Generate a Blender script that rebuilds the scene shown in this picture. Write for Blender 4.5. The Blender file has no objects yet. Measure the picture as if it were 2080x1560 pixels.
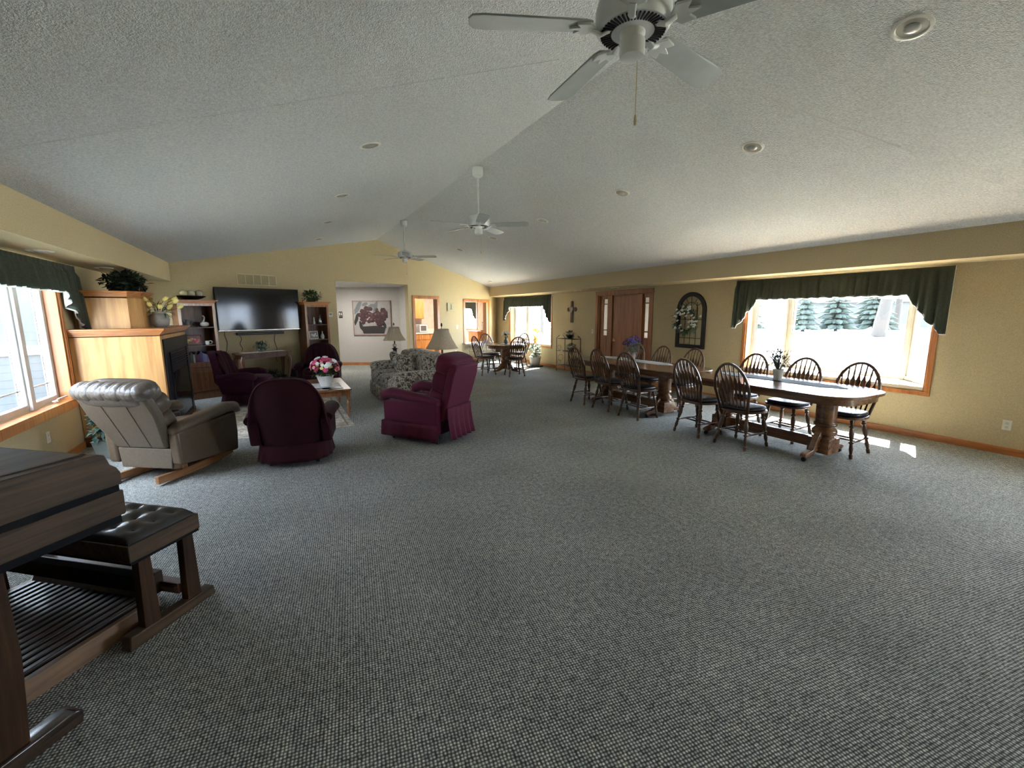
import bpy, math, random
from math import sin, cos, pi, radians, sqrt
from mathutils import Vector, Matrix
C = bpy.context.scene
COL = C.collection

# ---------------------------------------------------------------- camera
PITCH, ROLL, YAW, FPX = .16054, -.0038655, .4856822, 891.86
fwd = Vector((sin(YAW)*cos(PITCH), cos(YAW)*cos(PITCH), -sin(PITCH)))
rt = Vector((cos(YAW), -sin(YAW), 0)); up = rt.cross(fwd)
r2 = rt*cos(ROLL)+up*sin(ROLL); u2 = -rt*sin(ROLL)+up*cos(ROLL)
cd = bpy.data.cameras.new('camera'); cam = bpy.data.objects.new('camera', cd); COL.objects.link(cam)
cd.sensor_width = 36; cd.lens = 36*FPX/2080; cd.clip_start = .03; cd.clip_end = 500
m = Matrix((r2, u2, -fwd)).transposed().to_4x4(); m.translation = Vector((0, 0, 1.6)); cam.matrix_world = m
C.camera = cam
# ---------------------------------------------------------------- light
C.view_settings.view_transform = 'Standard'; C.view_settings.look = 'None'; C.view_settings.gamma = 1
C.view_settings.exposure = 1.66
SKY = 8.0; SUN = 48.0
W = bpy.data.worlds.new('sky'); C.world = W; W.use_nodes = True
bg = W.node_tree.nodes['Background']; bg.inputs[0].default_value = (.72, .86, 1.06, 1); bg.inputs[1].default_value = SKY
sl = bpy.data.lights.new('sun', 'SUN'); sun = bpy.data.objects.new('sun', sl); COL.objects.link(sun)
sl.energy = SUN; sl.angle = radians(.6); sl.color = (1, .95, .86)
_sd = Vector((cos(radians(20)), sin(radians(20)), math.tan(radians(52))))   # towards the sun
sun.rotation_euler = _sd.to_track_quat('Z', 'Y').to_euler(); sun.location = (20, 5, 20)
def portal(name, loc, rot, sx, sy):
    l = bpy.data.lights.new(name, 'AREA'); l.shape = 'RECTANGLE'; l.size = sx; l.size_y = sy; l.cycles.is_portal = True
    o = bpy.data.objects.new(name, l); COL.objects.link(o); o.location = loc; o.rotation_euler = rot
R90 = pi/2
portal('daylight_portal', (7.9, 3.62, 1.35), (0, R90, 0), 1.7, 2.9)
portal('daylight_portal', (7.40, 12.32, 1.35), (0, R90, 0), 1.7, 2.8)
portal('daylight_portal', (7.40, -.9, 1.35), (0, R90, 0), 1.7, 2.8)
portal('daylight_portal', (-2.45, 5.6, 1.35), (0, -R90, 0), 1.7, 2.8)
portal('daylight_portal', (7.40, 17.4, 1.35), (0, R90, 0), 1.5, 1.9)

# ---------------------------------------------------------------- materials
def nodes(name):
    mt = bpy.data.materials.new(name); mt.use_nodes = True
    nt = mt.node_tree; return mt, nt, nt.nodes['Principled BSDF']
def link(nt, a, b): nt.links.new(a, b)
def coords(nt, scale=(1, 1, 1), rot=(0, 0, 0)):
    tc = nt.nodes.new('ShaderNodeTexCoord'); mp = nt.nodes.new('ShaderNodeMapping')
    mp.inputs['Scale'].default_value = scale; mp.inputs['Rotation'].default_value = rot
    link(nt, tc.outputs['Object'], mp.inputs['Vector']); return mp.outputs['Vector']
def noise(nt, vec, scale, detail=3, rough=.5, dist=0):
    n = nt.nodes.new('ShaderNodeTexNoise'); n.inputs['Scale'].default_value = scale
    n.inputs['Detail'].default_value = detail; n.inputs['Roughness'].default_value = rough; n.inputs['Distortion'].default_value = dist
    link(nt, vec, n.inputs['Vector']); return n.outputs['Fac']
def ramp(nt, fac, stops, interp='LINEAR'):
    r = nt.nodes.new('ShaderNodeValToRGB'); r.color_ramp.interpolation = interp
    while len(r.color_ramp.elements) > len(stops): r.color_ramp.elements.remove(r.color_ramp.elements[-1])
    while len(r.color_ramp.elements) < len(stops): r.color_ramp.elements.new(.5)
    for e, (p, c) in zip(r.color_ramp.elements, stops): e.position = p; e.color = (*c, 1)
    link(nt, fac, r.inputs[0]); return r.outputs[0]
def bump(nt, b, h, strength, dist=.01):
    n = nt.nodes.new('ShaderNodeBump'); n.inputs['Strength'].default_value = strength; n.inputs['Distance'].default_value = dist
    link(nt, h, n.inputs['Height']); link(nt, n.outputs[0], b.inputs['Normal'])
def plain(name, col, rough=.5, metal=0, spec=.5, bs=None, sheen=0, coat=0, em=None):
    mt, nt, b = nodes(name)
    b.inputs['Base Color'].default_value = (*col, 1); b.inputs['Roughness'].default_value = rough; b.inputs['Metallic'].default_value = metal
    b.inputs['Specular IOR Level'].default_value = spec; b.inputs['Sheen Weight'].default_value = sheen; b.inputs['Coat Weight'].default_value = coat
    v = coords(nt); n = noise(nt, v, bs[0] if bs else 6, 3)
    k = .88
    link(nt, ramp(nt, n, [(.3, tuple(c*k for c in col)), (.7, tuple(min(1, c*1.1) for c in col))]), b.inputs['Base Color'])
    if bs: bump(nt, b, n, bs[1], bs[2])
    if em: b.inputs['Emission Color'].default_value = (*em[0], 1); b.inputs['Emission Strength'].default_value = em[1]
    return mt
def wood(name, dark, light, scale=(30, 30, 2.2), rough=.35, coat=.2, spec=.5):
    mt, nt, b = nodes(name); b.inputs['Specular IOR Level'].default_value = spec; v = coords(nt, scale)
    n = noise(nt, v, 1.0, 6, .62, .6)
    v2 = coords(nt, tuple(s*.22 for s in scale)); n2 = noise(nt, v2, 1.3, 2, .5, 1.5)
    mx = nt.nodes.new('ShaderNodeMath'); mx.operation = 'ADD'; link(nt, n, mx.inputs[0])
    ml = nt.nodes.new('ShaderNodeMath'); ml.operation = 'MULTIPLY'; ml.inputs[1].default_value = .7; link(nt, n2, ml.inputs[0]); link(nt, ml.outputs[0], mx.inputs[1])
    link(nt, ramp(nt, mx.outputs[0], [(.62, dark), (1.02, light)]), b.inputs['Base Color'])
    b.inputs['Roughness'].default_value = rough; b.inputs['Coat Weight'].default_value = coat; b.inputs['Coat Roughness'].default_value = .25
    bump(nt, b, n, .12, .004); return mt
def popcorn():
    mt, nt, b = nodes('popcorn ceiling'); v = coords(nt)
    n = noise(nt, v, 55, 4, .65); n2 = noise(nt, v, 110, 2, .5)
    link(nt, ramp(nt, n, [(.30, (.56, .575, .58)), (.48, (.68, .695, .70)), (.62, (.78, .79, .79))]), b.inputs['Base Color'])
    b.inputs['Roughness'].default_value = .95; b.inputs['Specular IOR Level'].default_value = .1
    a = nt.nodes.new('ShaderNodeMath'); a.operation = 'ADD'; link(nt, n, a.inputs[0]); link(nt, n2, a.inputs[1])
    bump(nt, b, a.outputs[0], .8, .02); return mt
def carpet():
    mt, nt, b = nodes('woven loop carpet'); v = coords(nt, (1, 1, 1), (0, 0, radians(8)))
    nv = nt.nodes.new('ShaderNodeTexVoronoi'); nv.feature = 'F1'; nv.inputs['Scale'].default_value = 74; nv.inputs['Randomness'].default_value = .22
    nv.voronoi_dimensions = '2D'; link(nt, v, nv.inputs['Vector'])
    n = noise(nt, v, 26, 4, .7); big = noise(nt, v, 1.2, 3)
    c = ramp(nt, nv.outputs['Distance'], [(.12, (.73, .74, .70)), (.32, (.355, .362, .345)), (.54, (.095, .098, .097))])
    mx = nt.nodes.new('ShaderNodeMix'); mx.data_type = 'RGBA'; mx.blend_type = 'MULTIPLY'; mx.inputs[0].default_value = 1
    link(nt, c, mx.inputs[6]); link(nt, ramp(nt, n, [(.3, (.55, .55, .55)), (.7, (1.25, 1.25, 1.2))]), mx.inputs[7])
    m2 = nt.nodes.new('ShaderNodeMix'); m2.data_type = 'RGBA'; m2.blend_type = 'MULTIPLY'; m2.inputs[0].default_value = 1
    link(nt, mx.outputs[2], m2.inputs[6]); link(nt, ramp(nt, big, [(.35, (.88, .88, .88)), (.65, (1.08, 1.08, 1.08))]), m2.inputs[7])
    link(nt, m2.outputs[2], b.inputs['Base Color']); b.inputs['Roughness'].default_value = .95; b.inputs['Specular IOR Level'].default_value = .15
    iv = nt.nodes.new('ShaderNodeMath'); iv.operation = 'SUBTRACT'; iv.inputs[0].default_value = 1; link(nt, nv.outputs['Distance'], iv.inputs[1])
    bump(nt, b, iv.outputs[0], .6, .006); return mt
def floral():
    mt, nt, b = nodes('floral tapestry'); v = coords(nt)
    n = noise(nt, v, 21, 4, .6, .9)
    link(nt, ramp(nt, n, [(.40, (.025, .022, .018)), (.46, (.12, .07, .05)), (.50, (.22, .17, .11)), (.53, (.40, .35, .27)), (.60, (.46, .41, .33)), (.64, (.10, .10, .06))]), b.inputs['Base Color'])
    b.inputs['Roughness'].default_value = .9; b.inputs['Sheen Weight'].default_value = .2; return mt
def rugmat():
    mt, nt, b = nodes('pale patterned rug'); v = coords(nt)
    vo = nt.nodes.new('ShaderNodeTexVoronoi'); vo.inputs['Scale'].default_value = 7; vo.feature = 'F1'; link(nt, v, vo.inputs['Vector'])
    n = noise(nt, v, 16, 3, .6, 2)
    a = nt.nodes.new('ShaderNodeMath'); a.operation = 'MULTIPLY'; link(nt, vo.outputs['Distance'], a.inputs[0]); link(nt, n, a.inputs[1])
    link(nt, ramp(nt, a.outputs[0], [(.06, (.26, .17, .12)), (.11, (.62, .56, .47)), (.20, (.60, .55, .47)), (.24, (.20, .23, .20)), (.27, (.62, .57, .48)), (.34, (.35, .28, .21))]), b.inputs['Base Color'])
    b.inputs['Roughness'].default_value = .95; bump(nt, b, n, .3, .003); return mt
def glassmat(name='window glass', tint=(1, 1, 1), gl=.05):
    mt = bpy.data.materials.new(name); mt.use_nodes = True; nt = mt.node_tree; nt.nodes.clear()
    o = nt.nodes.new('ShaderNodeOutputMaterial'); t = nt.nodes.new('ShaderNodeBsdfTransparent'); g = nt.nodes.new('ShaderNodeBsdfGlossy'); mx = nt.nodes.new('ShaderNodeMixShader')
    t.inputs[0].default_value = (*tint, 1); g.inputs['Roughness'].default_value = .02; mx.inputs[0].default_value = gl
    link(nt, t.outputs[0], mx.inputs[1]); link(nt, g.outputs[0], mx.inputs[2]); link(nt, mx.outputs[0], o.inputs[0]); return mt
def translucent(name, col, fac=.4, bumpy=None):
    mt, nt, b = nodes(name); b.inputs['Base Color'].default_value = (*col, 1); b.inputs['Roughness'].default_value = .85
    v = coords(nt); n = noise(nt, v, 60, 3)
    link(nt, ramp(nt, n, [(.3, tuple(c*.8 for c in col)), (.7, tuple(min(1, c*1.2) for c in col))]), b.inputs['Base Color'])
    o = nt.nodes['Material Output']; t = nt.nodes.new('ShaderNodeBsdfTranslucent'); t.inputs[0].default_value = (*col, 1); mx = nt.nodes.new('ShaderNodeMixShader'); mx.inputs[0].default_value = fac
    link(nt, b.outputs[0], mx.inputs[1]); link(nt, t.outputs[0], mx.inputs[2]); link(nt, mx.outputs[0], o.inputs[0]); return mt
def siding(name, col, pitch=.12):
    mt, nt, b = nodes(name); tc = nt.nodes.new('ShaderNodeTexCoord'); sp = nt.nodes.new('ShaderNodeSeparateXYZ'); link(nt, tc.outputs['Object'], sp.inputs[0])
    mm = nt.nodes.new('ShaderNodeMath'); mm.operation = 'FRACT'; d = nt.nodes.new('ShaderNodeMath'); d.operation = 'DIVIDE'; d.inputs[1].default_value = pitch
    link(nt, sp.outputs[2], d.inputs[0]); link(nt, d.outputs[0], mm.inputs[0])
    link(nt, ramp(nt, mm.outputs[0], [(.0, tuple(c*.45 for c in col)), (.08, col), (1, col)]), b.inputs['Base Color']); b.inputs['Roughness'].default_value = .6
    bump(nt, b, mm.outputs[0], .5, .02); return mt
WALL = plain('tan wall paint', (.54, .445, .27), .85, spec=.2, bs=(90, .08, .004))
HALLW = plain('grey hall paint', (.50, .48, .45), .85, spec=.2, bs=(90, .08, .004))
KITW = plain('pinkish kitchen paint', (.60, .47, .40), .85, spec=.2)
CEIL = popcorn(); CARPET = carpet()
OAK = wood('honey oak', (.33, .115, .025), (.62, .27, .075)); OAKH = wood('honey oak across', (.33, .115, .025), (.62, .27, .075), (30, 2.2, 30))
PANEL = wood('light oak panel', (.46, .21, .055), (.72, .40, .14), (16, 16, 1.1), .4, .1)
DOORW = wood('reddish oak door', (.21, .065, .018), (.34, .125, .035), (26, 26, 1.6))
TRIMW = wood('oak trim', (.34, .11, .025), (.56, .22, .06)); TRIMY = wood('oak trim lengthwise', (.34, .11, .025), (.56, .22, .06), (30, 2.2, 30)); TRIMX = wood('oak trim crosswise', (.34, .11, .025), (.56, .22, .06), (2.2, 30, 30))
CHAIRW = wood('brown oak chair', (.048, .020, .010), (.125, .054, .024), (40, 40, 4), .3, .35)
TABLEW = wood('brown oak table', (.085, .034, .014), (.22, .10, .04), (22, 2, 22), .22, .5)
SHELFW = wood('brown oak bookcase', (.075, .028, .011), (.18, .072, .026), (30, 30, 2.4), .4, .1)
SHELFH = wood('pale edge oak', (.25, .12, .06), (.45, .24, .12), (30, 30, 2.4), .2, .6)
CTW = wood('orange oak turned', (.14, .048, .015), (.29, .11, .038), (40, 40, 4))
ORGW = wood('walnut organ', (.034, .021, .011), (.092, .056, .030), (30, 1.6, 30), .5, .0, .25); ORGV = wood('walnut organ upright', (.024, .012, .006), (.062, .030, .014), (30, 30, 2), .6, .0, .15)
PEDW = wood('dark gloss pedals', (.022, .012, .008), (.058, .030, .020), (30, 2, 30), .38, .15)
ROCKW = wood('rocker wood', (.24, .10, .035), (.42, .21, .09), (30, 3, 30))
WHITE = plain('white vinyl', (.60, .59, .56), .4); WPLATE = plain('white plate', (.75, .73, .66), .4)
BAYW = plain('cream window frame', (.27, .25, .215), .5); FANW = plain('white enamel', (.66, .67, .66), .3); FANB = plain('fan blade white', (.37, .40, .39), .45)
BLACK = plain('black paint', (.010, .010, .011), .45); BLKM = plain('black metal', (.02, .02, .022), .35, .6); BLACKR = plain('black felt edge', (.005, .005, .006), .7, spec=.15)
SCREEN = plain('tv screen', (.003, .003, .004), .09, spec=.35); FBOX = plain('fireplace black', (.008, .009, .012), .3); FGLS = plain('fireplace glass', (.006, .006, .008), .05, spec=.8)
TAN = plain('tan leather', (.115, .080, .050), .42, bs=(45, .25, .004), coat=.1); TANL = plain('tan back leather', (.125, .092, .062), .5, bs=(60, .15, .003))
MAROON = plain('maroon velvet', (.046, .006, .020), .8, spec=.2, bs=(80, .15, .002), sheen=.05); MARD = plain('dark maroon velvet', (.026, .0035, .007), .85, spec=.15, bs=(80, .15, .002), sheen=.03); BURG = plain('burgundy velvet', (.088, .004, .022), .75, spec=.25, bs=(80, .15, .002), sheen=.08)
FLORAL = floral(); RUG = rugmat(); GLASS = glassmat()
FROST = translucent('frosted pane', (.55, .51, .46), .5)
GREENF = translucent('dark green valance', (.050, .062, .045), .10); LINING = translucent('white lining', (.85, .85, .84), .5)
LEAF = plain('leaf green', (.035, .075, .022), .5, bs=(20, .2, .004)); LEAFD = plain('dark ivy', (.018, .040, .016), .5); LEAFB = plain('blue green leaf', (.03, .085, .06), .5); LEAFS = plain('silver green leaf', (.13, .19, .13), .6)
LEAFY = plain('yellow green leaf', (.42, .36, .05), .6); LEAFG = plain('grey leaf', (.10, .12, .11), .6)
YEL = plain('pale yellow petal', (.80, .68, .24), .6); WHT = plain('white petal', (.82, .82, .78), .6); PINK = plain('pink petal', (.72, .08, .20), .6); ROSE = plain('rose petal', (.30, .02, .06), .6); PEACH = plain('peach petal', (.80, .33, .30), .6); PURP = plain('purple petal', (.075, .025, .26), .6)
NAVY = plain('dark navy seat pad', (.016, .020, .032), .4, bs=(30, .2, .004), coat=.15)
LEATH = plain('black tufted leather', (.020, .017, .016), .28, bs=(40, .12, .003), coat=.2)
STONE = plain('mottled crock', (.30, .27, .24), .7, bs=(14, .4, .01)); CERW = plain('white ceramic', (.70, .67, .62), .35); CERP = plain('pinkish pot', (.52, .36, .32), .6)
SILV = plain('silver', (.6, .6, .6), .25, .9); BRASS = plain('brushed brass', (.55, .42, .2), .35, .9); BRONZE = plain('dark bronze', (.035, .022, .015), .4, .3)
SHADE = translucent('pleated cream shade', (.72, .60, .43), .4); CREAM = plain('cream glass', (.55, .48, .36), .35)
LACE = plain('lace runner', (.42, .45, .44), .9, bs=(120, .6, .004)); LACEB = plain('grey runner', (.13, .16, .18), .9, bs=(120, .6, .004)); PAPER = plain('paper', (.8, .8, .8), .7)
GREYP = plain('grey plastic', (.22, .22, .23), .4); CONC = plain('galvanised tub', (.30, .28, .25), .5, .3); TERR = plain('terracotta', (.55, .18, .06), .7)
GRASS = plain('sunlit lawn', (.33, .36, .31), .95, bs=(2, .2, .05)); WALK = plain('concrete walk', (.50, .49, .47), .9)
SPRU = plain('spruce', (.022, .034, .026), .9, bs=(12, .5, .05)); BARK = plain('bark', (.030, .026, .023), .9, bs=(10, .5, .03))
SIDG = siding('blue grey siding', (.085, .10, .115)); HOUSE = plain('grey house', (.05, .052, .056), .8); ROOF = plain('roof shingle', (.03, .03, .032), .9)
MIRR = plain('toaster grey', (.22, .21, .21), .35, .4)

# ---------------------------------------------------------------- mesh builder
class MB:
    def __init__(s): s.v = []; s.f = []; s.mi = []; s.cur = 0
    def add(s, vs, fs, M=None):
        b = len(s.v)
        for p in vs:
            p = Vector(p); s.v.append(tuple(M @ p if M is not None else p))
        for f in fs: s.f.append(tuple(b+i for i in f)); s.mi.append(s.cur)
        return s
    def box(s, x0, x1, y0, y1, z0, z1, M=None):
        vs = [(x, y, z) for x in (x0, x1) for y in (y0, y1) for z in (z0, z1)]
        return s.add(vs, [(0, 1, 3, 2), (4, 6, 7, 5), (0, 4, 5, 1), (2, 3, 7, 6), (0, 2, 6, 4), (1, 5, 7, 3)], M)
    def prism(s, poly, a, b, ax='z', M=None):
        def mk(p, t): return {'z': (p[0], p[1], t), 'y': (p[0], t, p[1]), 'x': (t, p[0], p[1])}[ax]
        n = len(poly); vs = [mk(p, a) for p in poly]+[mk(p, b) for p in poly]
        return s.add(vs, [tuple(range(n-1, -1, -1)), tuple(range(n, 2*n))]+[(i, (i+1) % n, n+(i+1) % n, n+i) for i in range(n)], M)
    def tube(s, pts, rad, n=8, M=None, flat=None, closed=False):
        if isinstance(rad, tuple): rad = [rad]*len(pts)
        P = [Vector(p) for p in pts]; k = len(P)
        if not isinstance(rad, (list, tuple)): rad = [rad]*k
        vs = []; ref = None
        for i in range(k):
            if closed: t = P[(i+1) % k]-P[i-1]
            else: t = P[min(i+1, k-1)]-P[max(i-1, 0)]
            t.normalize()
            if ref is None:
                ref = Vector((0, 0, 1)) if abs(t.z) < .9 else Vector((1, 0, 0))
                if flat is not None: ref = Vector(flat)
            a = ref-t*ref.dot(t)
            if a.length < 1e-6: a = t.orthogonal()
            a.normalize(); ref = a; b = t.cross(a)
            ra, rb = rad[i] if isinstance(rad[i], (list, tuple)) else (rad[i], rad[i])
            for j in range(n):
                q = 2*pi*j/n; vs.append(P[i]+a*cos(q)*ra+b*sin(q)*rb)
        fs = []
        for i in range(k if closed else k-1):
            o, o2 = i*n, ((i+1) % k)*n
            for j in range(n): fs.append((o+j, o+(j+1) % n, o2+(j+1) % n, o2+j))
        if not closed: fs += [tuple(range(n-1, -1, -1)), tuple(range((k-1)*n, k*n))]
        return s.add(vs, fs, M)
    def lathe(s, prof, c=(0, 0, 0), n=20, M=None, sx=1, sy=1):
        k = len(prof); vs = [(c[0]+r*cos(2*pi*j/n)*sx, c[1]+r*sin(2*pi*j/n)*sy, c[2]+z) for r, z in prof for j in range(n)]
        fs = [(i*n+j, i*n+(j+1) % n, (i+1)*n+(j+1) % n, (i+1)*n+j) for i in range(k-1) for j in range(n)]
        fs += [tuple(range(n-1, -1, -1)), tuple(range((k-1)*n, k*n))]
        return s.add(vs, fs, M)
    def ell(s, c, r, e=1.0, n=16, k=10, M=None):
        def pw(x): return math.copysign(abs(x)**e, x)
        vs = []
        for i in range(k+1):
            a = -pi/2+pi*i/k
            for j in range(n):
                q = 2*pi*j/n; vs.append((c[0]+r[0]*pw(cos(a))*pw(cos(q)), c[1]+r[1]*pw(cos(a))*pw(sin(q)), c[2]+r[2]*pw(sin(a))))
        fs = [(i*n+j, i*n+(j+1) % n, (i+1)*n+(j+1) % n, (i+1)*n+j) for i in range(k) for j in range(n)]
        return s.add(vs, fs, M)
    def grid(s, fn, nu, nv, M=None):
        vs = [fn(i/nu, j/nv) for i in range(nu+1) for j in range(nv+1)]
        return s.add(vs, [(i*(nv+1)+j, (i+1)*(nv+1)+j, (i+1)*(nv+1)+j+1, i*(nv+1)+j+1) for i in range(nu) for j in range(nv)], M)
    def leaf(s, p, d, L, w, bend=.3):
        p = Vector(p); d = Vector(d).normalized(); a = d.cross(Vector((0, 0, 1)))
        if a.length < .05: a = Vector((1, 0, 0))
        a.normalize(); n = a.cross(d)
        m_ = p+d*L*.5+n*L*bend*.3; t = p+d*L-n*L*bend*.15
        return s.add([p, m_+a*w, t, m_-a*w, m_+n*w*-.35], [(0, 1, 4), (1, 2, 4), (2, 3, 4), (3, 0, 4)])
    def leaves(s, c, r, n, L, w, rnd, upw=.3):
        for _ in range(n):
            d = Vector((rnd.gauss(0, 1), rnd.gauss(0, 1), rnd.gauss(0, 1)+upw)).normalized(); k = rnd.uniform(.3, 1)
            p = Vector(c)+Vector((d.x*r[0], d.y*r[1], d.z*r[2]))*k
            d2 = (d+Vector((rnd.gauss(0, .5), rnd.gauss(0, .5), rnd.gauss(0, .4)))); s.leaf(p, d2, L*rnd.uniform(.7, 1.2), w*rnd.uniform(.7, 1.2), rnd.uniform(0, .8))
        return s
def obj(name, mb, mat, parent=None, smooth=40, bevel=0, sub=0, solid=0, kind=None):
    me = bpy.data.meshes.new(name); me.from_pydata(mb.v, [], mb.f); me.update()
    for mm in (mat if isinstance(mat, (list, tuple)) else [mat]): me.materials.append(mm)
    me.polygons.foreach_set('material_index', mb.mi)
    if smooth:
        me.polygons.foreach_set('use_smooth', [True]*len(me.polygons)); me.set_sharp_from_angle(angle=radians(smooth))
    o = bpy.data.objects.new(name, me); COL.objects.link(o)
    if parent: o.parent = parent
    if bevel:
        b = o.modifiers.new('bevel', 'BEVEL'); b.width = bevel; b.segments = 2; b.limit_method = 'ANGLE'; b.angle_limit = radians(35)
    if sub: q = o.modifiers.new('sub', 'SUBSURF'); q.levels = sub; q.render_levels = sub
    if solid: q = o.modifiers.new('solid', 'SOLIDIFY'); q.thickness = solid; q.offset = 0
    if kind: o['kind'] = kind
    return o
def thing(name, label, cat, loc=(0, 0, 0), rz=0, group=None):
    o = bpy.data.objects.new(name, None); COL.objects.link(o); o.empty_display_size = .1
    o.location = loc; o.rotation_euler = (0, 0, rz); o['label'] = label; o['category'] = cat
    if group: o['group'] = group
    return o
def tag(o, label, cat, group=None, loc=None, rz=None):
    o['label'] = label; o['category'] = cat
    if group: o['group'] = group
    if loc is not None: o.location = loc
    if rz is not None: o.rotation_euler = (0, 0, rz)
    return o
def struct(name, mb, mat, parent=None, **k):
    return obj(name, mb, mat, parent, kind='structure', **k)
def dup(root, loc, rz, label, group=None):
    def cp(o, par):
        c = o.copy(); COL.objects.link(c); c.parent = par
        for ch in list(o.children): cp(ch, c)
        return c
    r = cp(root, None); r.location = loc; r.rotation_euler = (0, 0, rz); r['label'] = label
    if group: r['group'] = group
    return r
def face(dx, dy): return math.atan2(-dx, dy)       # rotation that turns local +Y towards (dx, dy)
RND = random.Random(7)

# ---------------------------------------------------------------- room shell
XR, XL, XB, XBL = 7.14, -2.19, 6.5, -1.69
A = Vector((-1.69, 10.30, 0)); B_ = Vector((6.5, 13.94, 0)); E_ = (B_-A).normalized(); WA = math.atan2(E_.y, E_.x); N_ = Vector((E_.y, -E_.x, 0))
def wp(u, off=0, z=0): p = A+E_*u+N_*off; return (p.x, p.y, z)
MW = Matrix.Translation(A) @ Matrix.Rotation(WA, 4, 'Z')      # local x = along the wall, -y = into the room
YN = -3.0
def ztop(u): return 2.535+(3.49-2.535)*u/4.516 if u < 4.516 else 3.49+(2.471-3.49)*(u-4.516)/(8.963-4.516)
fl = MB(); fl.prism([(-2.34, YN), (7.29, YN), (7.29, 18.6), (-2.34, 18.6)], -.12, 0); struct('floor', fl, CARPET, smooth=0)
b = MB()   # back wall, slanting, with hall opening, kitchen door and serving hatch
def seg(u0, u1, z0, z1=None):
    p = [(u0, z0), (u1, z0), (u1, z1 if z1 else ztop(u1)+.03), (u0, z1 if z1 else ztop(u0)+.03)]; b.prism(p, 0, .14, 'y', MW)
b.prism([(-.60, 0), (0, 0), (0, 2.6), (-.6, 2.6)], 0, .14, 'y', MW)
seg(0, 3.28, 0); seg(3.28, 4.516, 2.395); seg(4.516, 5.47, 2.395); seg(5.47, 5.69, 0); seg(5.69, 6.53, 2.03); seg(6.53, 7.74, 0)
seg(7.74, 8.78, 0, .62); seg(7.74, 8.78, 1.96); seg(8.78, 8.963, 0)
b.prism([(6.5, 13.94), (7.3, 14.96), (7.2, 15.1), (6.4, 14.06)], 0, 2.6)
struct('wall_back', b, WALL, smooth=0)
def win_wall(b, x0, x1, y0, y1, ops, top):
    y = y0
    for (a, c, z0, z1) in ops:
        b.box(x0, x1, y, a, 0, top); b.box(x0, x1, a, c, 0, z0); b.box(x0, x1, a, c, z1, top); y = c
    b.box(x0, x1, y, y1, 0, top)
W1 = (2.39, 4.86, .60, 2.06); W2 = (11.03, 13.63, .60, 2.06); WFILL = (-2.3, .4, .60, 2.06); DO = (7.13, 8.86, 0, 2.03); WK = (16.55, 18.2, .95, 2.06)
b = MB(); win_wall(b, XR, 7.29, YN, 14.76, [WFILL, W1, DO, W2], 2.6); struct('wall_right', b, WALL, smooth=0)
WL = (4.2, 6.88, .62, 2.04); WL2 = (8.95, 9.85, .9, 2.04)
b = MB(); win_wall(b, -2.34, XL, YN, 10.3, [WL, WL2], 2.7); struct('wall_left', b, WALL, smooth=0)
b = MB(); b.box(-2.34, 7.29, YN-.15, YN, 0, 4.2); struct('wall_front', b, WALL, smooth=0)
T = .12
b = MB()
for (x0, z0, ya, x1, z1, yb) in ((XBL-.1, 2.512, 10.3, 2.437, 3.49, 12.16), (2.437, 3.49, 12.16, XB+.1, 2.446, 14.0)):
    b.add([(x0, YN, z0), (x1, YN, z1), (x1, yb, z1), (x0, ya, z0), (x0, YN, z0+T), (x1, YN, z1+T), (x1, yb, z1+T), (x0, ya, z0+T)],
          [(0, 1, 2, 3), (7, 6, 5, 4), (0, 4, 5, 1), (2, 6, 7, 3), (1, 5, 6, 2), (0, 3, 7, 4)])
struct('ceiling', b, CEIL, smooth=0)
b = MB(); b.prism([(XL, YN), (XBL, YN), (XBL, 10.3), (XL, 10.08)], 2.20, 2.60); struct('trim_1', b, WALL, smooth=0)
b = MB(); b.prism([(XB, YN), (XR, YN), (XR, 14.76), (XB, 13.95)], 2.155, 2.60); struct('trim_2', b, WALL, smooth=0)
# raised plaster joint on right slope; left bead stands in for a shading step
b = MB(); b.tube([(3.387, 2.367, 3.250), (5.865, 1.525, 2.628)], (.0035, .0025), 6); b.tube([(-1.45, 4.02, 2.5895), (1.90, 2.87, 3.3648)], (.0025, .002), 6); struct('trim_3', b, plain('plaster bead', (.76, .76, .74), .9))
# baseboards
b = MB()
for (y0, y1) in ((YN, 7.02), (8.97, 14.7)): b.box(XR-.014, XR, y0, y1, 0, .085)
struct('baseboard_right', b, TRIMY, bevel=.004)
b = MB(); b.box(XL, XL+.014, YN, 7.0, 0, .085); b.box(XL, XL+.014, 8.8, 10.05, 0, .085); struct('baseboard_left', b, TRIMY, bevel=.004)
b = MB()
for (u0, u1) in ((-.5, 3.28), (5.47, 5.6), (6.63, 8.963)): b.box(u0, u1, -.014, 0, 0, .085, MW)
b.prism([(6.5, 13.93), (7.14, 14.75), (7.15, 14.74), (6.51, 13.92)], 0, .085)
struct('baseboard_back', b, TRIMX, bevel=.004)
# hall behind the opening
HP = Vector((2.1, 14.45, 0)); HD = Vector((.885, -.466, 0)); HA = math.atan2(-.466, .885); MH = Matrix.Translation(HP) @ Matrix.Rotation(HA, 4, 'Z')
b = MB(); b.box(-1.6, 1.52, 0, .1, 0, 2.5, MH); b.prism([(.60, 11.46), (.70, 11.50), (.70, 15.3), (.60, 15.3)], 0, 2.5); b.prism([(3.36, 12.62), (3.46, 12.66), (3.46, 15.9), (3.36, 15.9)], 0, 2.5)
struct('wall_hall', b, HALLW, smooth=0)
b = MB(); b.prism([(.6, 11.46), (3.46, 12.74), (3.46, 14.2), (.6, 15.5)], 2.395, 2.5); struct('ceiling_hall', b, plain('hall ceiling', (.62, .61, .59), .9), smooth=0)
b = MB(); b.box(-1.6, 1.5, -.014, 0, 0, .085, MH); struct('baseboard_hall', b, TRIMX, bevel=.004)
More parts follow.
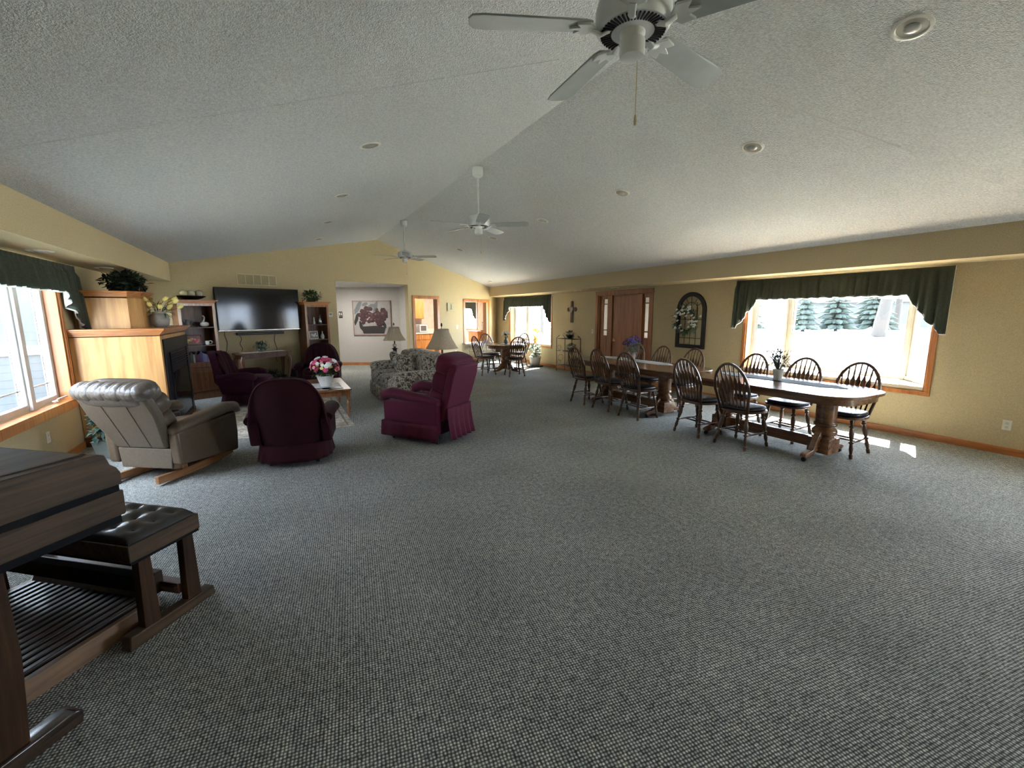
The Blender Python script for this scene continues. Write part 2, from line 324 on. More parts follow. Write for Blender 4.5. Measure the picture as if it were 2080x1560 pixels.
# kitchen behind door and hatch
b = MB(); b.box(3.46, 5.16, 15.9, 16.0, 0, 2.5); b.box(5.06, 5.16, 16.0, 18.5, 0, 2.5); b.box(5.16, 6.0, 18.5, 18.6, 0, 2.5); b.box(6.9, 7.3, 18.5, 18.6, 0, 2.5); b.box(6.0, 6.9, 18.5, 18.6, 0, 1.0); b.box(6.0, 6.9, 18.5, 18.6, 2.0, 2.5)
win_wall(b, 7.14, 7.29, 14.9, 18.6, [WK], 2.5); struct('wall_kitchen', b, KITW, smooth=0)
b = MB(); b.prism([(3.4, 12.76), (6.45, 14.1), (7.3, 15.05), (7.3, 18.6), (3.4, 18.6)], 2.42, 2.5); struct('ceiling_kitchen', b, plain('kitchen ceiling', (.75, .72, .68), .9), smooth=0)
b = MB(); b.prism([(3.5, 12.82), (6.4, 14.1), (7.14, 15.0), (7.14, 18.5), (3.5, 18.5)], 0.0, .006); struct('floor_kitchen', b, plain('kitchen vinyl', (.55, .42, .28), .35), smooth=0)

# ---------------------------------------------------------------- door & hatch casings (structure)
def casing(b, u0, u1, z1, w=.09, z0=0, t=.018, sill=False):
    b.box(u0, u0+w, -t, 0, z0, z1, MW); b.box(u1-w, u1, -t, 0, z0, z1, MW); b.box(u0, u1, -t-.002, 0, z1-w, z1, MW)
b = MB(); casing(b, 5.60, 6.63, 2.105); b.box(5.66, 5.69, 0, .15, 0, 2.03, MW); b.box(6.53, 6.56, 0, .15, 0, 2.03, MW); b.box(5.66, 6.56, 0, .15, 2.02, 2.05, MW); struct('door_1', b, TRIMW, bevel=.003)
b = MB(); casing(b, 7.66, 8.95, 2.045, .09, .60); b.box(7.71, 7.74, 0, .15, .62, 1.98, MW); b.box(8.78, 8.81, 0, .15, .62, 1.98, MW); b.box(7.7, 8.8, 0, .15, 1.955, 1.985, MW); struct('window_4', b, TRIMW, bevel=.003)
b = MB(); b.box(7.60, 9.02, -.13, .22, .60, .635, MW); struct('trim_4', b, plain('pale laminate ledge', (.62, .45, .36), .3), bevel=.006)
# ---------------------------------------------------------------- side entry door with sidelights
ME = Matrix.Translation((XR, 8.0, 0)) @ Matrix.Rotation(-R90, 4, 'Z')   # local x = -Y, -y = into the room
d3 = bpy.data.objects.new('door_2', None); COL.objects.link(d3); d3['kind'] = 'structure'; d3.location = (XR, 8.0, 0); d3.rotation_euler = (0, 0, -R90)
b = MB()
for (x0, x1) in ((-.96, -.87), (.88, .975)): b.box(x0, x1, -.02, 0, 0, 2.11)
b.box(-.97, .985, -.022, 0, 2.02, 2.115)
for (x0, x1) in ((-.87, -.83), (-.50, -.355), (.50, .64), (.84, .88)): b.box(x0, x1, 0, .13, 0, 2.03)
b.box(-.87, .88, 0, .13, 2.0, 2.03)
obj('door_frame', b, DOORW, d3, bevel=.004, kind='structure')
b = MB(); b.box(-.355, .50, .03, .075, .01, 2.0); ds = obj('door_slab', b, DOORW, d3, bevel=.003, kind='structure')
b = MB(); b.lathe([(.03, 0), (.03, .012), (.012, .014), (.012, .05)], n=14, M=Matrix.Translation((-.28, .03, .94)) @ Matrix.Rotation(R90, 4, 'X')); b.tube([(-.28, -.02, .94), (-.22, -.03, .945), (-.16, -.025, .935)], .009, 8); obj('door_handle', b, BRASS, ds, kind='structure')
for nm, (x0, x1) in (('sidelight', (-.83, -.50)), ('sidelight', (.64, .84))):
    g0, g1 = (x0+.12, x1-.07) if x0 < 0 else (x0+.04, x1-.03)
    b = MB(); b.box(x0, g0, .04, .085, 0, 2.0); b.box(g1, x1, .04, .085, 0, 2.0); b.box(g0, g1, .04, .085, 0, 1.04); b.box(g0, g1, .04, .085, 1.92, 2.0); b.box(g0, g1, .035, .09, 1.16, 1.185); b.box(g0, g1, .035, .09, 1.79, 1.815); b.box(g0+.01, g1-.01, .032, .04, .15, .95)
    sd_ = obj(nm, b, DOORW, d3, bevel=.003, kind='structure'); b = MB(); b.box(g0, g1, .06, .066, 1.03, 1.93); obj('frosted_pane', b, FROST, sd_, kind='structure')
# entry porch seen from outside the window, siding on its flank
b = MB(); b.box(7.29, 9.1, 6.15, 6.3, -.3, 2.9); b.box(7.29, 9.1, 9.6, 9.75, -.3, 2.9); b.box(8.95, 9.1, 6.3, 7.2, -.3, 2.9); b.box(8.95, 9.1, 8.8, 9.6, -.3, 2.9); b.box(8.95, 9.1, 7.2, 8.8, 2.2, 2.9); struct('wall_porch', b, SIDG, smooth=0)
b = MB(); b.box(7.2, 9.3, 6.0, 9.9, 2.9, 3.0); struct('ceiling_porch', b, ROOF, smooth=0)
b = MB(); b.box(7.29, 9.1, 6.3, 9.6, -.12, -.01); struct('floor_porch', b, WALK, smooth=0)

# ---------------------------------------------------------------- windows
def sash(b, p0, p1, z0, z1, w=.05, d=.05):
    """white frame between two plan points"""
    p0 = Vector((*p0, 0)); p1 = Vector((*p1, 0)); L = (p1-p0).length; M = Matrix.Translation(p0) @ Matrix.Rotation(math.atan2(p1.y-p0.y, p1.x-p0.x), 4, 'Z')
    b.box(0, w, -d/2, d/2, z0, z1, M); b.box(L-w, L, -d/2, d/2, z0, z1, M); b.box(w, L-w, -d/2, d/2, z0, z0+w, M); b.box(w, L-w, -d/2, d/2, z1-w, z1, M); return M, L
def bay(n, y0, y1, depth, ang=.42, zt=2.06, x0=XR, s=1, casing_w=.055):
    r = bpy.data.objects.new('window_%d' % n, None); COL.objects.link(r); r['kind'] = 'structure'
    xo = x0+s*.15; xd = x0+s*(.15+depth); ys = [(xo, y0), (xd, y0+ang), (xd, y1-ang), (xo, y1)]
    b = MB(); fr = []
    for i in range(3):
        a, c = ys[i], ys[i+1]; fr.append(sash(b, a, c, .66, zt, .055, .06))
        if i != 1: fr2 = sash(b, (a[0]+s*.0, a[1]), c, .66, zt, .085, .03)
    for q in ys[1:3]: b.lathe([(.055, .62), (.055, zt)], (q[0], q[1], 0), 8)
    obj('window_frame', b, BAYW, r, bevel=.004, kind='structure')
    b = MB()
    for M, L in fr: b.box(.05, L-.05, -.004, .004, .70, zt-.04, M)
    obj('pane', b, GLASS, r, smooth=0, kind='structure')
    b = MB()
    for i in (0, 2):
        M, L = fr[i]; z = .92; b.box(.06, L-.06, -.006, .006, z-.004, z+.004, M)
        for xx in (.16, L-.16): b.box(xx-.003, xx+.003, -.006, .006, .70, zt-.05, M)
    obj('muntin', b, GREYP, r, kind='structure')
    b = MB(); poly = [(x0, y0), (xo, y0), (xd+s*.04, y0+ang), (xd+s*.04, y1-ang), (xo, y1), (x0, y1)]
    b.prism(poly, .60, .655); obj('window_sill', b, plain('pale sill', (.72, .60, .44), .35), r, bevel=.004, kind='structure')
    b = MB(); b.prism(poly, zt, zt+.06); obj('window_head', b, WHITE, r, kind='structure')
    b = MB(); b.prism([(x0+s*.02, y0-.1), (xd+s*.09, y0+ang-.05), (xd+s*.09, y1-ang+.05), (x0+s*.02, y1+.1)], -.3, .60) ; obj('bay_skirt', b, SIDG, r, smooth=0, kind='structure')
    b = MB(); b.prism([(x0+s*.15, y0-.1), (xd+s*.15, y0+ang-.05), (xd+s*.15, y1-ang+.05), (x0+s*.15, y1+.1)], zt+.06, 2.7); obj('bay_roof', b, ROOF, r, smooth=0, kind='structure')
    # oak jambs and trim
    b = MB(); b.box(x0-.005, xo, y0, y0+.02, .6, zt); b.box(x0-.005, xo, y1-.02, y1, .6, zt)
    w = casing_w; t = .018
    b.box(x0-t, x0, y0-w, y0, .6, zt+.05); b.box(x0-t, x0, y1, y1+w, .6, zt+.05); b.box(x0-t, x0, y0-w, y1+w, .6-w, .6)
    obj('window_trim', b, TRIMW, r, bevel=.004, kind='structure')
    return r, fr
r, fr = bay(1, W1[0], W1[1], .42)
b = MB(); b.tube([(7.40, 2.62, .70), (7.36, 2.66, .76), (7.30, 2.60, .73), (7.27, 2.54, .72)], .008, 8); obj('crank_handle', b, WHITE, r, kind='structure')
bay(2, W2[0], W2[1], .34); bay(3, WFILL[0], WFILL[1], .34)  # last bay is unseen, added behind the camera to let in fill daylight
r = bpy.data.objects.new('window_5', None); COL.objects.link(r); r['kind'] = 'structure'   # kitchen window seen through the hatch
b = MB(); M, L = sash(b, (7.24, WK[0]), (7.24, WK[1]), .95, 2.06); obj('window_frame', b, WHITE, r, kind='structure')
b = MB(); b.box(.05, L-.05, -.003, .003, 1.0, 2.0, M); obj('pane', b, GLASS, r, kind='structure')
b = MB(); b.box(7.12, 7.2, WK[0]-.07, WK[0], .88, 2.1); b.box(7.12, 7.2, WK[0], WK[1], .88, .95); obj('window_trim', b, TRIMW, r, kind='structure')
r = bpy.data.objects.new('window_6', None); COL.objects.link(r); r['kind'] = 'structure'
b = MB(); M, L = sash(b, (6.0, 18.55), (6.9, 18.55), 1.0, 2.0); obj('window_frame', b, WHITE, r, kind='structure')
b = MB(); b.box(.05, L-.05, -.003, .003, 1.0, 2.0, M); obj('pane', b, GLASS, r, kind='structure')
# left window: two visible flat casements in a deep oak jamb
r = bpy.data.objects.new('window_7', None); COL.objects.link(r); r['kind'] = 'structure'
b = MB(); sash(b, (-2.33, 6.20), (-2.33, 6.87), .63, 2.03, .065, .06); sash(b, (-2.33, 5.53), (-2.33, 6.20), .63, 2.03, .065, .06); sash(b, (-2.33, 4.87), (-2.33, 5.53), .63, 2.03, .065, .06); sash(b, (-2.33, 4.2), (-2.33, 4.87), .63, 2.03, .065, .06)
b.box(-2.35, -2.27, 6.16, 6.24, .63, 2.03); b.box(-2.35, -2.27, 4.82, 4.9, .63, 2.03)
obj('window_frame', b, WHITE, r, bevel=.006, kind='structure')
b = MB(); b.box(-2.336, -2.330, 4.25, 6.82, .68, 1.98); obj('pane', b, GLASS, r, smooth=0, kind='structure')
b = MB()
for y in (6.30, 6.72, 5.63, 6.08): b.box(-2.345, -2.335, y-.008, y+.008, .69, 1.98)
for (y0, y1) in ((6.26, 6.81), (5.6, 6.14)): b.box(-2.345, -2.335, y0, y1, .835, .85)
obj('muntin', b, WHITE, r, kind='structure')
b = MB(); b.box(-2.30, XL+.005, 6.86, 6.885, .62, 2.04); b.box(-2.30, XL+.018, 4.2, 6.885, .598, .625)
w = .055; b.box(XL, XL+.018, 6.885, 6.945, .60, 2.1); b.box(XL, XL+.018, 4.1, 6.945, .525, .60); obj('window_trim', b, TRIMW, r, bevel=.004, kind='structure')
b = MB(); b.lathe([(.02, 0), (.03, .02), (.02, .03)], (-2.26, 6.62, .625), 10); b.tube([(-2.26, 6.62, .645), (-2.25, 6.70, .665), (-2.23, 6.76, .672), (-2.22, 6.82, .672)], .009, 8); obj('crank_handle', b, WHITE, r, kind='structure')
r = bpy.data.objects.new('window_8', None); COL.objects.link(r); r['kind'] = 'structure'
b = MB(); M, L = sash(b, (-2.3, 8.95), (-2.3, 9.85), .9, 2.04); obj('window_frame', b, WHITE, r, kind='structure')
b = MB(); b.box(.05, L-.05, -.003, .003, .95, 2.0, M); obj('pane', b, GLASS, r, kind='structure')

# valances
def valance(name, label, y0, y1, x, s, ztop_=2.13, mid=.33, drop=.80, tail=.42, n=None, loc=None, rz=0, group='green gathered valances over the windows'):
    """hangs in the plane x, towards s"""
    L = y1-y0; n = n or int(L*70); rnd = random.Random(int(y0*100)); ph = [rnd.uniform(.7, 1.3) for _ in range(400)]
    def foldz(u):
        t = u*L*9; return .050*abs(sin(pi*t*.62+1.2*sin(t*.9)))**.6+.016*sin(2*pi*t*1.27+1)
    def bot(u):
        e = min(u, 1-u)*L
        if e < tail: k = 1-e/tail; return mid+(drop-mid)*(min(1, k*1.15)**.9)-(.02 if int(e*14) % 2 else 0)
        return mid+.006*sin(u*L*40)
    def f(dx, k=1, ex=0):
        def g(u, v):
            H = bot(u)+ex; gather = .30 if v < .24*mid/H else 1
            o = foldz(u)*gather*(.6+.7*v)
            return (x+s*(.055+dx)+s*o, y0+u*L, ztop_-H*v)
        return g
    t = thing(name, label, 'valance', loc or (0, 0, 0), rz, group)
    b = MB(); b.grid(f(.012), n, 12); obj('cloth', b, GREENF, t, 60, solid=.003)
    b = MB(); b.grid(f(-.004, ex=.012), n, 12); obj('lining', b, LINING, t, 60, solid=.002)
    b = MB(); b.tube([(x+s*.05, y0+.01, ztop_-.035), (x+s*.05, y1-.01, ztop_-.035)], .008, 6)
    for yy in (y0+.02, y1-.02): b.box(min(x, x+s*.05), max(x, x+s*.05), yy-.008, yy+.008, ztop_-.045, ztop_-.025)
    obj('curtain_rod', b, WHITE, t)
    return t
valance('valance', 'wide dark green gathered valance over the big bay window by the dining tables', 2.25, 5.05, XR, -1)
valance('valance', 'green gathered valance over the bay window beside the round table', 10.93, 13.93, XR, -1)
valance('valance', 'green gathered valance over the left wall window beside the recliner', 4.0, 7.28, XL, 1, 2.17, .31, .76, .5)
valance('valance', 'dark green valance end behind the ivy on the fireplace top', 8.8, 10.0, XL, 1, 2.17, .31, .5, .3)
valance('valance', 'green valance in the kitchen window seen through the hatch', 16.45, 18.3, XR, -1, 2.12, .33, .75, .45)
valance('valance', 'green curtain end in the kitchen seen through the doorway', 5.95, 6.95, 0, 1, 2.05, .35, .8, .4, loc=(0, 0, 0), rz=0)
v6 = [o for o in C.objects if o.get('label', '').startswith('green curtain end')][0]; v6.rotation_euler = (0, 0, -R90); v6.location = (0, 0, 0); v6.location = (0.0, 18.5, 0)
v6.scale = (1, -1, 1); v6.rotation_euler = (0, 0, R90); v6.scale = (-1, -1, 1)

# ---------------------------------------------------------------- outside
b = MB(); b.prism([(-60, -60), (120, -60), (120, 90), (-60, 90)], -.42, -.32); struct('ground', b, GRASS, smooth=0)
b = MB(); b.prism([(14, -30), (17, -30), (17, 60), (14, 60)], -.32, -.31); b.prism([(30, -40), (36, -40), (36, 80), (30, 80)], -.32, -.31); struct('path', b, WALK, smooth=0)
def spruce(x, y, h, w, label):
    t = thing('spruce_tree', label, 'tree', (x, y, -.32), 0, 'spruces on the lawn')
    b = MB(); b.tube([(0, 0, 0), (0, 0, h*.9)], [.16, .03], 8); obj('trunk', b, BARK, t)
    rnd = random.Random(int(x*10)); b = MB()
    for k in range(15):
        z = h*(.05+.93*k/15); rr = w*(1-k/15.5); nb = 15
        for j in range(nb):
            a = 2*pi*j/nb+rnd.random(); L = rr*rnd.uniform(.8, 1.1)
            b.tube([(0, 0, z+.25), (cos(a)*L*.6, sin(a)*L*.6, z-.02), (cos(a)*L, sin(a)*L, z-.12*L)], [(.10, .05), (.20*rr/w+.06, .3*rr/w+.08), (.02, .02)], 6)
    obj('foliage', b, SPRU, t, 0)
spruce(43.6, 29.8, 9, 2.0, 'spruce tree outside, seen through the left casement of the big bay window')
spruce(46.0, 25.3, 8, 1.5, 'leftmost spruce of the three in the middle pane of the big bay window')
spruce(49.5, 24.1, 8.5, 1.8, 'middle spruce of the three in the middle pane of the big bay window')
spruce(53.5, 22.6, 8, 2.2, 'rightmost spruce of the three in the middle pane of the big bay window')
def baretree(x, y, h, r, label, seed, lean=(0, 0), far=False):
    t = thing('bare_tree', label, 'tree', (x, y, -.32), 0, 'leafless trees on the lawn'); rnd = random.Random(seed)
    b = MB(); b.tube([(0, 0, 0), (lean[0]*.3, lean[1]*.3, h*.3), (lean[0], lean[1], h)], [r*1.35, r, r*.5], 12); obj('trunk', b, BARK, t)
    b = MB()
    for k in range(16):
        z = h*rnd.uniform(.35, 1); a = rnd.random()*2*pi; L = h*rnd.uniform(.2, .4); p = Vector((lean[0]*z/h, lean[1]*z/h, z)); q = p+Vector((cos(a)*L, sin(a)*L, L*.7))
        b.tube([p, (p+q)/2+Vector((0, 0, .1)), q], [r*.3, r*.18, r*.05], 6)
        for _ in range(4):
            s0 = p.lerp(q, rnd.uniform(.4, 1)); e = s0+Vector((rnd.gauss(0, .4), rnd.gauss(0, .4), rnd.gauss(.2, .4)))*L*.5; b.tube([s0, e], [r*.1, r*.03], 5)
    obj('branches', b, BARK, t)
baretree(40.9, 16.9, 9, .38, 'thick leaning tree trunk on the lawn, seen through the big bay window', 3, (.9, -.5))
baretree(58, 22.5, 9, .3, 'thinner bare tree behind the thick trunk, in front of the grey house', 5)
baretree(30, 40, 9, .22, 'bare tree on the lawn, seen through the window by the round table', 9)
baretree(21, 34, 8, .15, 'small bare tree on the lawn, seen in the left pane by the round table', 12)
t = thing('neighbour_house', 'grey neighbouring house behind the lawn trees', 'house', (72, 26, -.32), face(-1, -.35))
b = MB(); b.box(-12, 12, -4, 4, 0, 3.2); obj('wall', b, HOUSE, t, 0)
b = MB(); b.prism([(-4.6, 3.1), (4.6, 3.1), (0, 6)], -12.5, 12.5, 'x'); obj('roof', b, ROOF, t, 0)
for x in (-9, -6, -3, 0, 3, 6, 9):
    b = MB(); b.box(x-.6, x+.6, 4, 4.06, 1, 2.4); obj('window', b, plain('dark window', (.06, .08, .1), .1), t, 0)
# flag on a short pole
t = thing('garden_flag', 'small red, white and blue flag on a pole on the lawn', 'flag', (26.6, 9.05, -.75), face(-1, -.2))
b = MB(); b.tube([(0, 0, 0), (0, 0, 1.75)], .02, 8); obj('pole', b, GREYP, t)
b = MB(); 
for k in range(7): b.cur = 1 if k % 2 == 0 else 2; b.box(-.95, -.02, -.01, .01, 1.0+k*.1, 1.0+(k+1)*.1)
b.cur = 0; b.box(-.42, -.01, -.02, .02, 1.35, 1.7)
obj('cloth', b, [plain('flag blue', (.012, .016, .05), .8), plain('flag red', (.07, .012, .016), .8), plain('flag white', (.07, .07, .07), .8)], t, 0)
# wing of the building outside the left window
b = MB(); b.prism([(-2.40, 10.1), (-7.8, 7.6), (-7.8, 7.8), (-2.40, 10.3)], -.3, 3.2); b.box(-9.0, -7.8, 2.0, 9.0, -.3, 3.2); struct('wall_wing', b, SIDG, smooth=0)
b = MB(); b.prism([(-2.40, 10.06), (-7.8, 7.56), (-7.8, 7.62), (-2.40, 10.12)], .98, 1.12); struct('trim_5', b, WHITE, smooth=0)

# ================================================================ FURNITURE
# ---------------------------------------------------------------- windsor chair, faces local +Y
def leg_tube(p0, p1, r, rings=()):
    b = MB(); P0, P1 = Vector(p0), Vector(p1); pts = []; rr = []
    prof = [(0, .85), (.08, 1), (.16, .8), (.18, 1.25), (.21, 1.25), (.23, .75), (.36, 1.3), (.48, 1.05), (.56, .65), (.58, 1.2), (.61, 1.2), (.63, .75), (.76, 1.05), (.88, .62), (.90, 1.0), (1, .85)]
    for t, k in prof: pts.append(P0.lerp(P1, t)); rr.append(r*k)
    b.tube(pts, rr, 10); return b
def make_chair():
    t = thing('windsor_chair', '', 'chair')
    b = MB(); n = 28; pts = []
    for i in range(n):
        a = 2*pi*i/n; e = .72; x = .235*math.copysign(abs(cos(a))**e, cos(a)); y = .215*math.copysign(abs(sin(a))**e, sin(a)); x *= 1+.08*(y/.215); pts.append((x, y))
    b.prism(pts, .425, .455); obj('seat', b, CHAIRW, t, bevel=.008)
    b = MB(); b.ell((0, .01, .475), (.215, .195, .028), .55, 24, 8); obj('seat_pad', b, NAVY, t, 80)
    P = [((-.15, .14, .43), (-.205, .20, 0)), ((.15, .14, .43), (.205, .20, 0)), ((-.14, -.13, .43), (-.205, -.215, 0)), ((.14, -.13, .43), (.205, -.215, 0))]
    for p, q in P: obj('leg', leg_tube(p, q, .0205), CHAIRW, t)
    def at(i, z): p, q = Vector(P[i][0]), Vector(P[i][1]); return p.lerp(q, (.43-z)/.43)
    def st(a, c):
        b = MB(); b.tube([a, a.lerp(c, .25), a.lerp(c, .5), a.lerp(c, .75), c], [.006, .009, .013, .009, .006], 8); obj('stretcher', b, CHAIRW, t)
    st(at(0, .17), at(2, .17)); st(at(1, .17), at(3, .17)); a, c = at(0, .17), at(2, .17); a2, c2 = at(1, .17), at(3, .17)
    st(a.lerp(c, .35), a2.lerp(c2, .35)); st(a.lerp(c, .65), a2.lerp(c2, .65))
    def yb(z): return -.175-.27*(z-.44)
    pts = []
    for z in (.44, .52, .6): x = .175+.045*(z-.44)/.26*1.0; pts.append((-x, yb(z), z))
    for i in range(0, 19):
        a = pi-pi*i/18; pts.append((.222*cos(a), yb(.68+.33*sin(a)), .68+.33*sin(a)))
    for z in (.6, .52, .44): x = .175+.045*(z-.44)/.26; pts.append((x, yb(z), z))
    b = MB(); b.tube(pts, (.0165, .0165), 8); obj('bow', b, CHAIRW, t)
    for i in range(-3, 4):
        xt = i*.058; zt = .68+.33*sqrt(1-(xt/.222)**2)-.004; xb = i*.044
        p0 = Vector((xb, yb(.45)+.012, .45)); p1 = Vector((xt, yb(zt), zt)); b = MB(); pp = []; rr = []
        for k, w in ((0, .009), (.30, .010), (.42, .014), (.60, .024), (.64, .025), (.70, .017), (.76, .009), (1, .008)): pp.append(p0.lerp(p1, k)); rr.append((.007, w))
        b.tube(pp, rr, 8, flat=(0, 1, 0)); obj('spindle', b, CHAIRW, t)
    return t
ch0 = make_chair(); _first = [True]
def chair(x, y, rz, label, group):
    if _first[0]:
        _first[0] = False; ch0.location = (x, y, 0); ch0.rotation_euler = (0, 0, rz); ch0['label'] = label; ch0['group'] = group; return ch0
    return dup(ch0, (x, y, 0), rz, label, group)
G1 = 'windsor chairs along the long dining tables'; G2 = 'windsor chairs around the round table'
for (x, y, a, l) in ((4.90, 3.29, -90, 'brown windsor chair on the carpet side of the long tables, nearest the camera'),
                     (4.88, 3.90, -93, 'windsor chair on the carpet side, second from the near table end'),
                     (4.84, 4.98, -88, 'middle windsor chair of the five on the carpet side'),
                     (4.85, 5.64, -90, 'windsor chair second from the far end on the carpet side of the tables'),
                     (4.84, 6.26, -91, 'windsor chair at the far end of the carpet side of the long tables'),
                     (5.64, 2.57, 92, 'windsor chair on the window side, nearest the camera'),
                     (5.66, 3.20, 90, 'windsor chair just right of the silvery plant in the white pot'),
                     (5.66, 3.88, 89, 'windsor chair behind and left of the silvery plant in the white pot'),
                     (5.66, 4.92, 90, 'windsor chair just below the right edge of the arched wreath frame'),
                     (5.66, 5.58, 91, 'windsor chair on the window side between oak door and arched frame'),
                     (5.66, 6.22, 90, 'windsor chair mostly hidden behind the purple flowers')):
    chair(x, y, radians(a), l, G1)
for (x, y, a, l) in ((4.74, 10.48, -85, 'windsor chair left of the round table, seen from its side'),
                     (5.28, 11.26, -172, 'windsor chair behind the round table in front of the serving hatch'),
                     (5.30, 9.90, -10, 'windsor chair on the near side of the round table with its back to the room'),
                     (6.02, 11.06, 112, 'windsor chair right of the round table by the window')):
    chair(x, y, radians(a), l, G2)
# ---------------------------------------------------------------- long pedestal tables
def scroll_foot(dx, dy, reach, r0=.06, M=None):
    poly = [(r0, .30), (r0+.04, .30), (r0+.10, .22), (reach*.62, .115), (reach-.05, .10), (reach, .085), (reach, .055), (reach-.03, .045), (reach*.6, .055), (r0+.10, .09), (r0, .10)]
    b = MB(); a = math.atan2(dy, dx); R = Matrix.Rotation(a, 4, 'Z'); b.prism(poly, -.03, .03, 'y', (M or Matrix.Identity(4)) @ R); return b
def long_table(name, y0, y1, label):
    yc = (y0+y1)/2; h = (y1-y0)/2; t = thing(name, label, 'table', (5.27, yc, 0), 0, 'long oak pedestal tables')
    def outline(w, hh, r, n=8):
        p = []
        for sx, sy, a0 in ((1, 1, 0), (-1, 1, pi/2), (-1, -1, pi), (1, -1, 3*pi/2)):
            for i in range(n+1): a = a0+pi/2*i/n; p.append((sx*(w-r)+cos(a)*r, sy*(hh-r*1.0)+sin(a)*r))
        return p
    b = MB(); b.prism(outline(.50, h, .34), .735, .765); obj('table_top', b, TABLEW, t, bevel=.008)
    b = MB(); o = outline(.45, h-.05, .30); b.prism(o, .665, .735); obj('apron', b, TABLEW, t)
    for s_ in (-1, 1):
        yy = s_*min(.65, h-.42); b = MB()
        b.lathe([(.125, .64), (.125, .665), (.10, .66), (.10, .40), (.112, .385), (.112, .365), (.085, .35), (.12, .31), (.12, .27), (.09, .25), (.115, .235), (.115, .22)], (0, yy, 0), 24)
        b.box(-.11, .11, yy-.11, yy+.11, .06, .225); p_ = obj('pedestal', b, TABLEW, t, bevel=.004)
        for dx in (-1, 1):
            b = scroll_foot(dx, 0, .38, .09, Matrix.Translation((0, yy, 0))); f_ = obj('foot', b, TABLEW, p_, bevel=.005)
            b = MB(); b.tube([(dx*.35-.012, yy, .025), (dx*.35+.012, yy, .025)], .025, 12); b.box(dx*.35-.006, dx*.35+.006, yy-.008, yy+.008, .03, .06); obj('caster', b, BLKM, f_)
        b = scroll_foot(0, s_, .30, .09, Matrix.Translation((0, yy, 0)))
    b = MB(); q = min(.65, h-.42); b.box(-.025, .025, -q+.1, q-.1, .09, .21); obj('stretcher_beam', b, TABLEW, t, bevel=.004)
    return t
long_table('dining_table', 2.14, 4.22, 'long oak pedestal table nearest the camera with the grey runner')
long_table('dining_table', 4.24, 6.80, 'long oak pedestal table in front of the oak door with the pale runner')
def runner(name, label, x, y0, y1, w, mat_, grp, sk=0):
    b = MB()
    def g(u, v):
        y = y0+(y1-y0)*u; e = min(u, 1-u)*(y1-y0); ww = w*min(1, .12+e/.22); return (x+sk*(u-.5)+(v-.5)*2*ww, y, .7665+.0015*sin(u*60+v*7))
    b.grid(g, 60, 8); o = obj(name, b, mat_, None, 60, solid=.002); tag(o, label, 'table runner', grp)
    t1 = MB(); t1.lathe([(.004, 0), (.012, .006), (.006, .012)], (0, 0, 0), 8); return o
runner('table_runner', 'grey pointed runner on the near long table under the white pot', 5.45, 2.46, 4.05, .15, LACEB, 'table runners')
runner('table_runner', 'pale lace runner on the far long table under the purple flowers', 5.50, 4.95, 6.70, .16, LACE, 'table runners')
for (x, y, l) in ((5.30, 4.12, 'small white dish on the near table by the runner tip'), (5.52, 4.72, 'small dark dish on the far table past the runner tip')):
    b = MB(); b.lathe([(.02, 0), (.035, .004), (.045, .016), (.042, .018), (.03, .008), (.004, .008)], (0, 0, 0), 16); o = obj('small_dish', b, CERW if x < 5.4 else BRONZE); tag(o, l, 'dish', None, (x, y, .7655))
# ---------------------------------------------------------------- round table
t = thing('round_table', 'round oak pedestal table by the far window under the white bouquet', 'table', (5.42, 10.62, 0))
b = MB(); b.lathe([(.54, .735), (.565, .742), (.565, .758), (.55, .765)], n=48); obj('table_top', b, TABLEW, t)
b = MB(); b.lathe([(.49, .665), (.49, .735)], n=48); obj('apron', b, TABLEW, t)
b = MB(); b.lathe([(.15, .64), (.15, .665), (.12, .65), (.12, .42), (.14, .40), (.10, .37), (.15, .31), (.14, .26), (.11, .24), (.13, .1)], n=24); p_ = obj('pedestal', b, TABLEW, t)
for k in range(4): a = radians(20+90*k); obj('foot', scroll_foot(cos(a), sin(a), .46, .08), TABLEW, t, bevel=.005)
b = MB(); b.lathe([(.17, .7652), (.175, .768)], n=30); o = obj('doily', b, LACE); tag(o, 'round white doily under the vase on the round table', 'doily', None, (5.42, 10.62, 0))

# ---------------------------------------------------------------- plants and flowers
def pot_(prof, mat_, parent, n=20): b = MB(); b.lathe(prof, n=n); return obj('pot', b, mat_, parent)
def blooms(b, c, r, n, size, rnd, pet=6, flat=.5):
    for _ in range(n):
        d = Vector((rnd.gauss(0, 1), rnd.gauss(0, 1), abs(rnd.gauss(0, 1))*.9+.1)).normalized(); p = Vector(c)+Vector((d.x*r[0], d.y*r[1], d.z*r[2]))
        q = d.to_track_quat('Z', 'Y').to_matrix().to_4x4(); M = Matrix.Translation(p) @ q
        s_ = size*rnd.uniform(.75, 1.2)
        for k in range(pet): a = 2*pi*k/pet; b.ell((cos(a)*s_*.55, sin(a)*s_*.55, 0), (s_*.45, s_*.45, s_*flat*.5), 1, 6, 4, M)
        b.ell((0, 0, s_*.15), (s_*.3, s_*.3, s_*.2), 1, 6, 4, M)
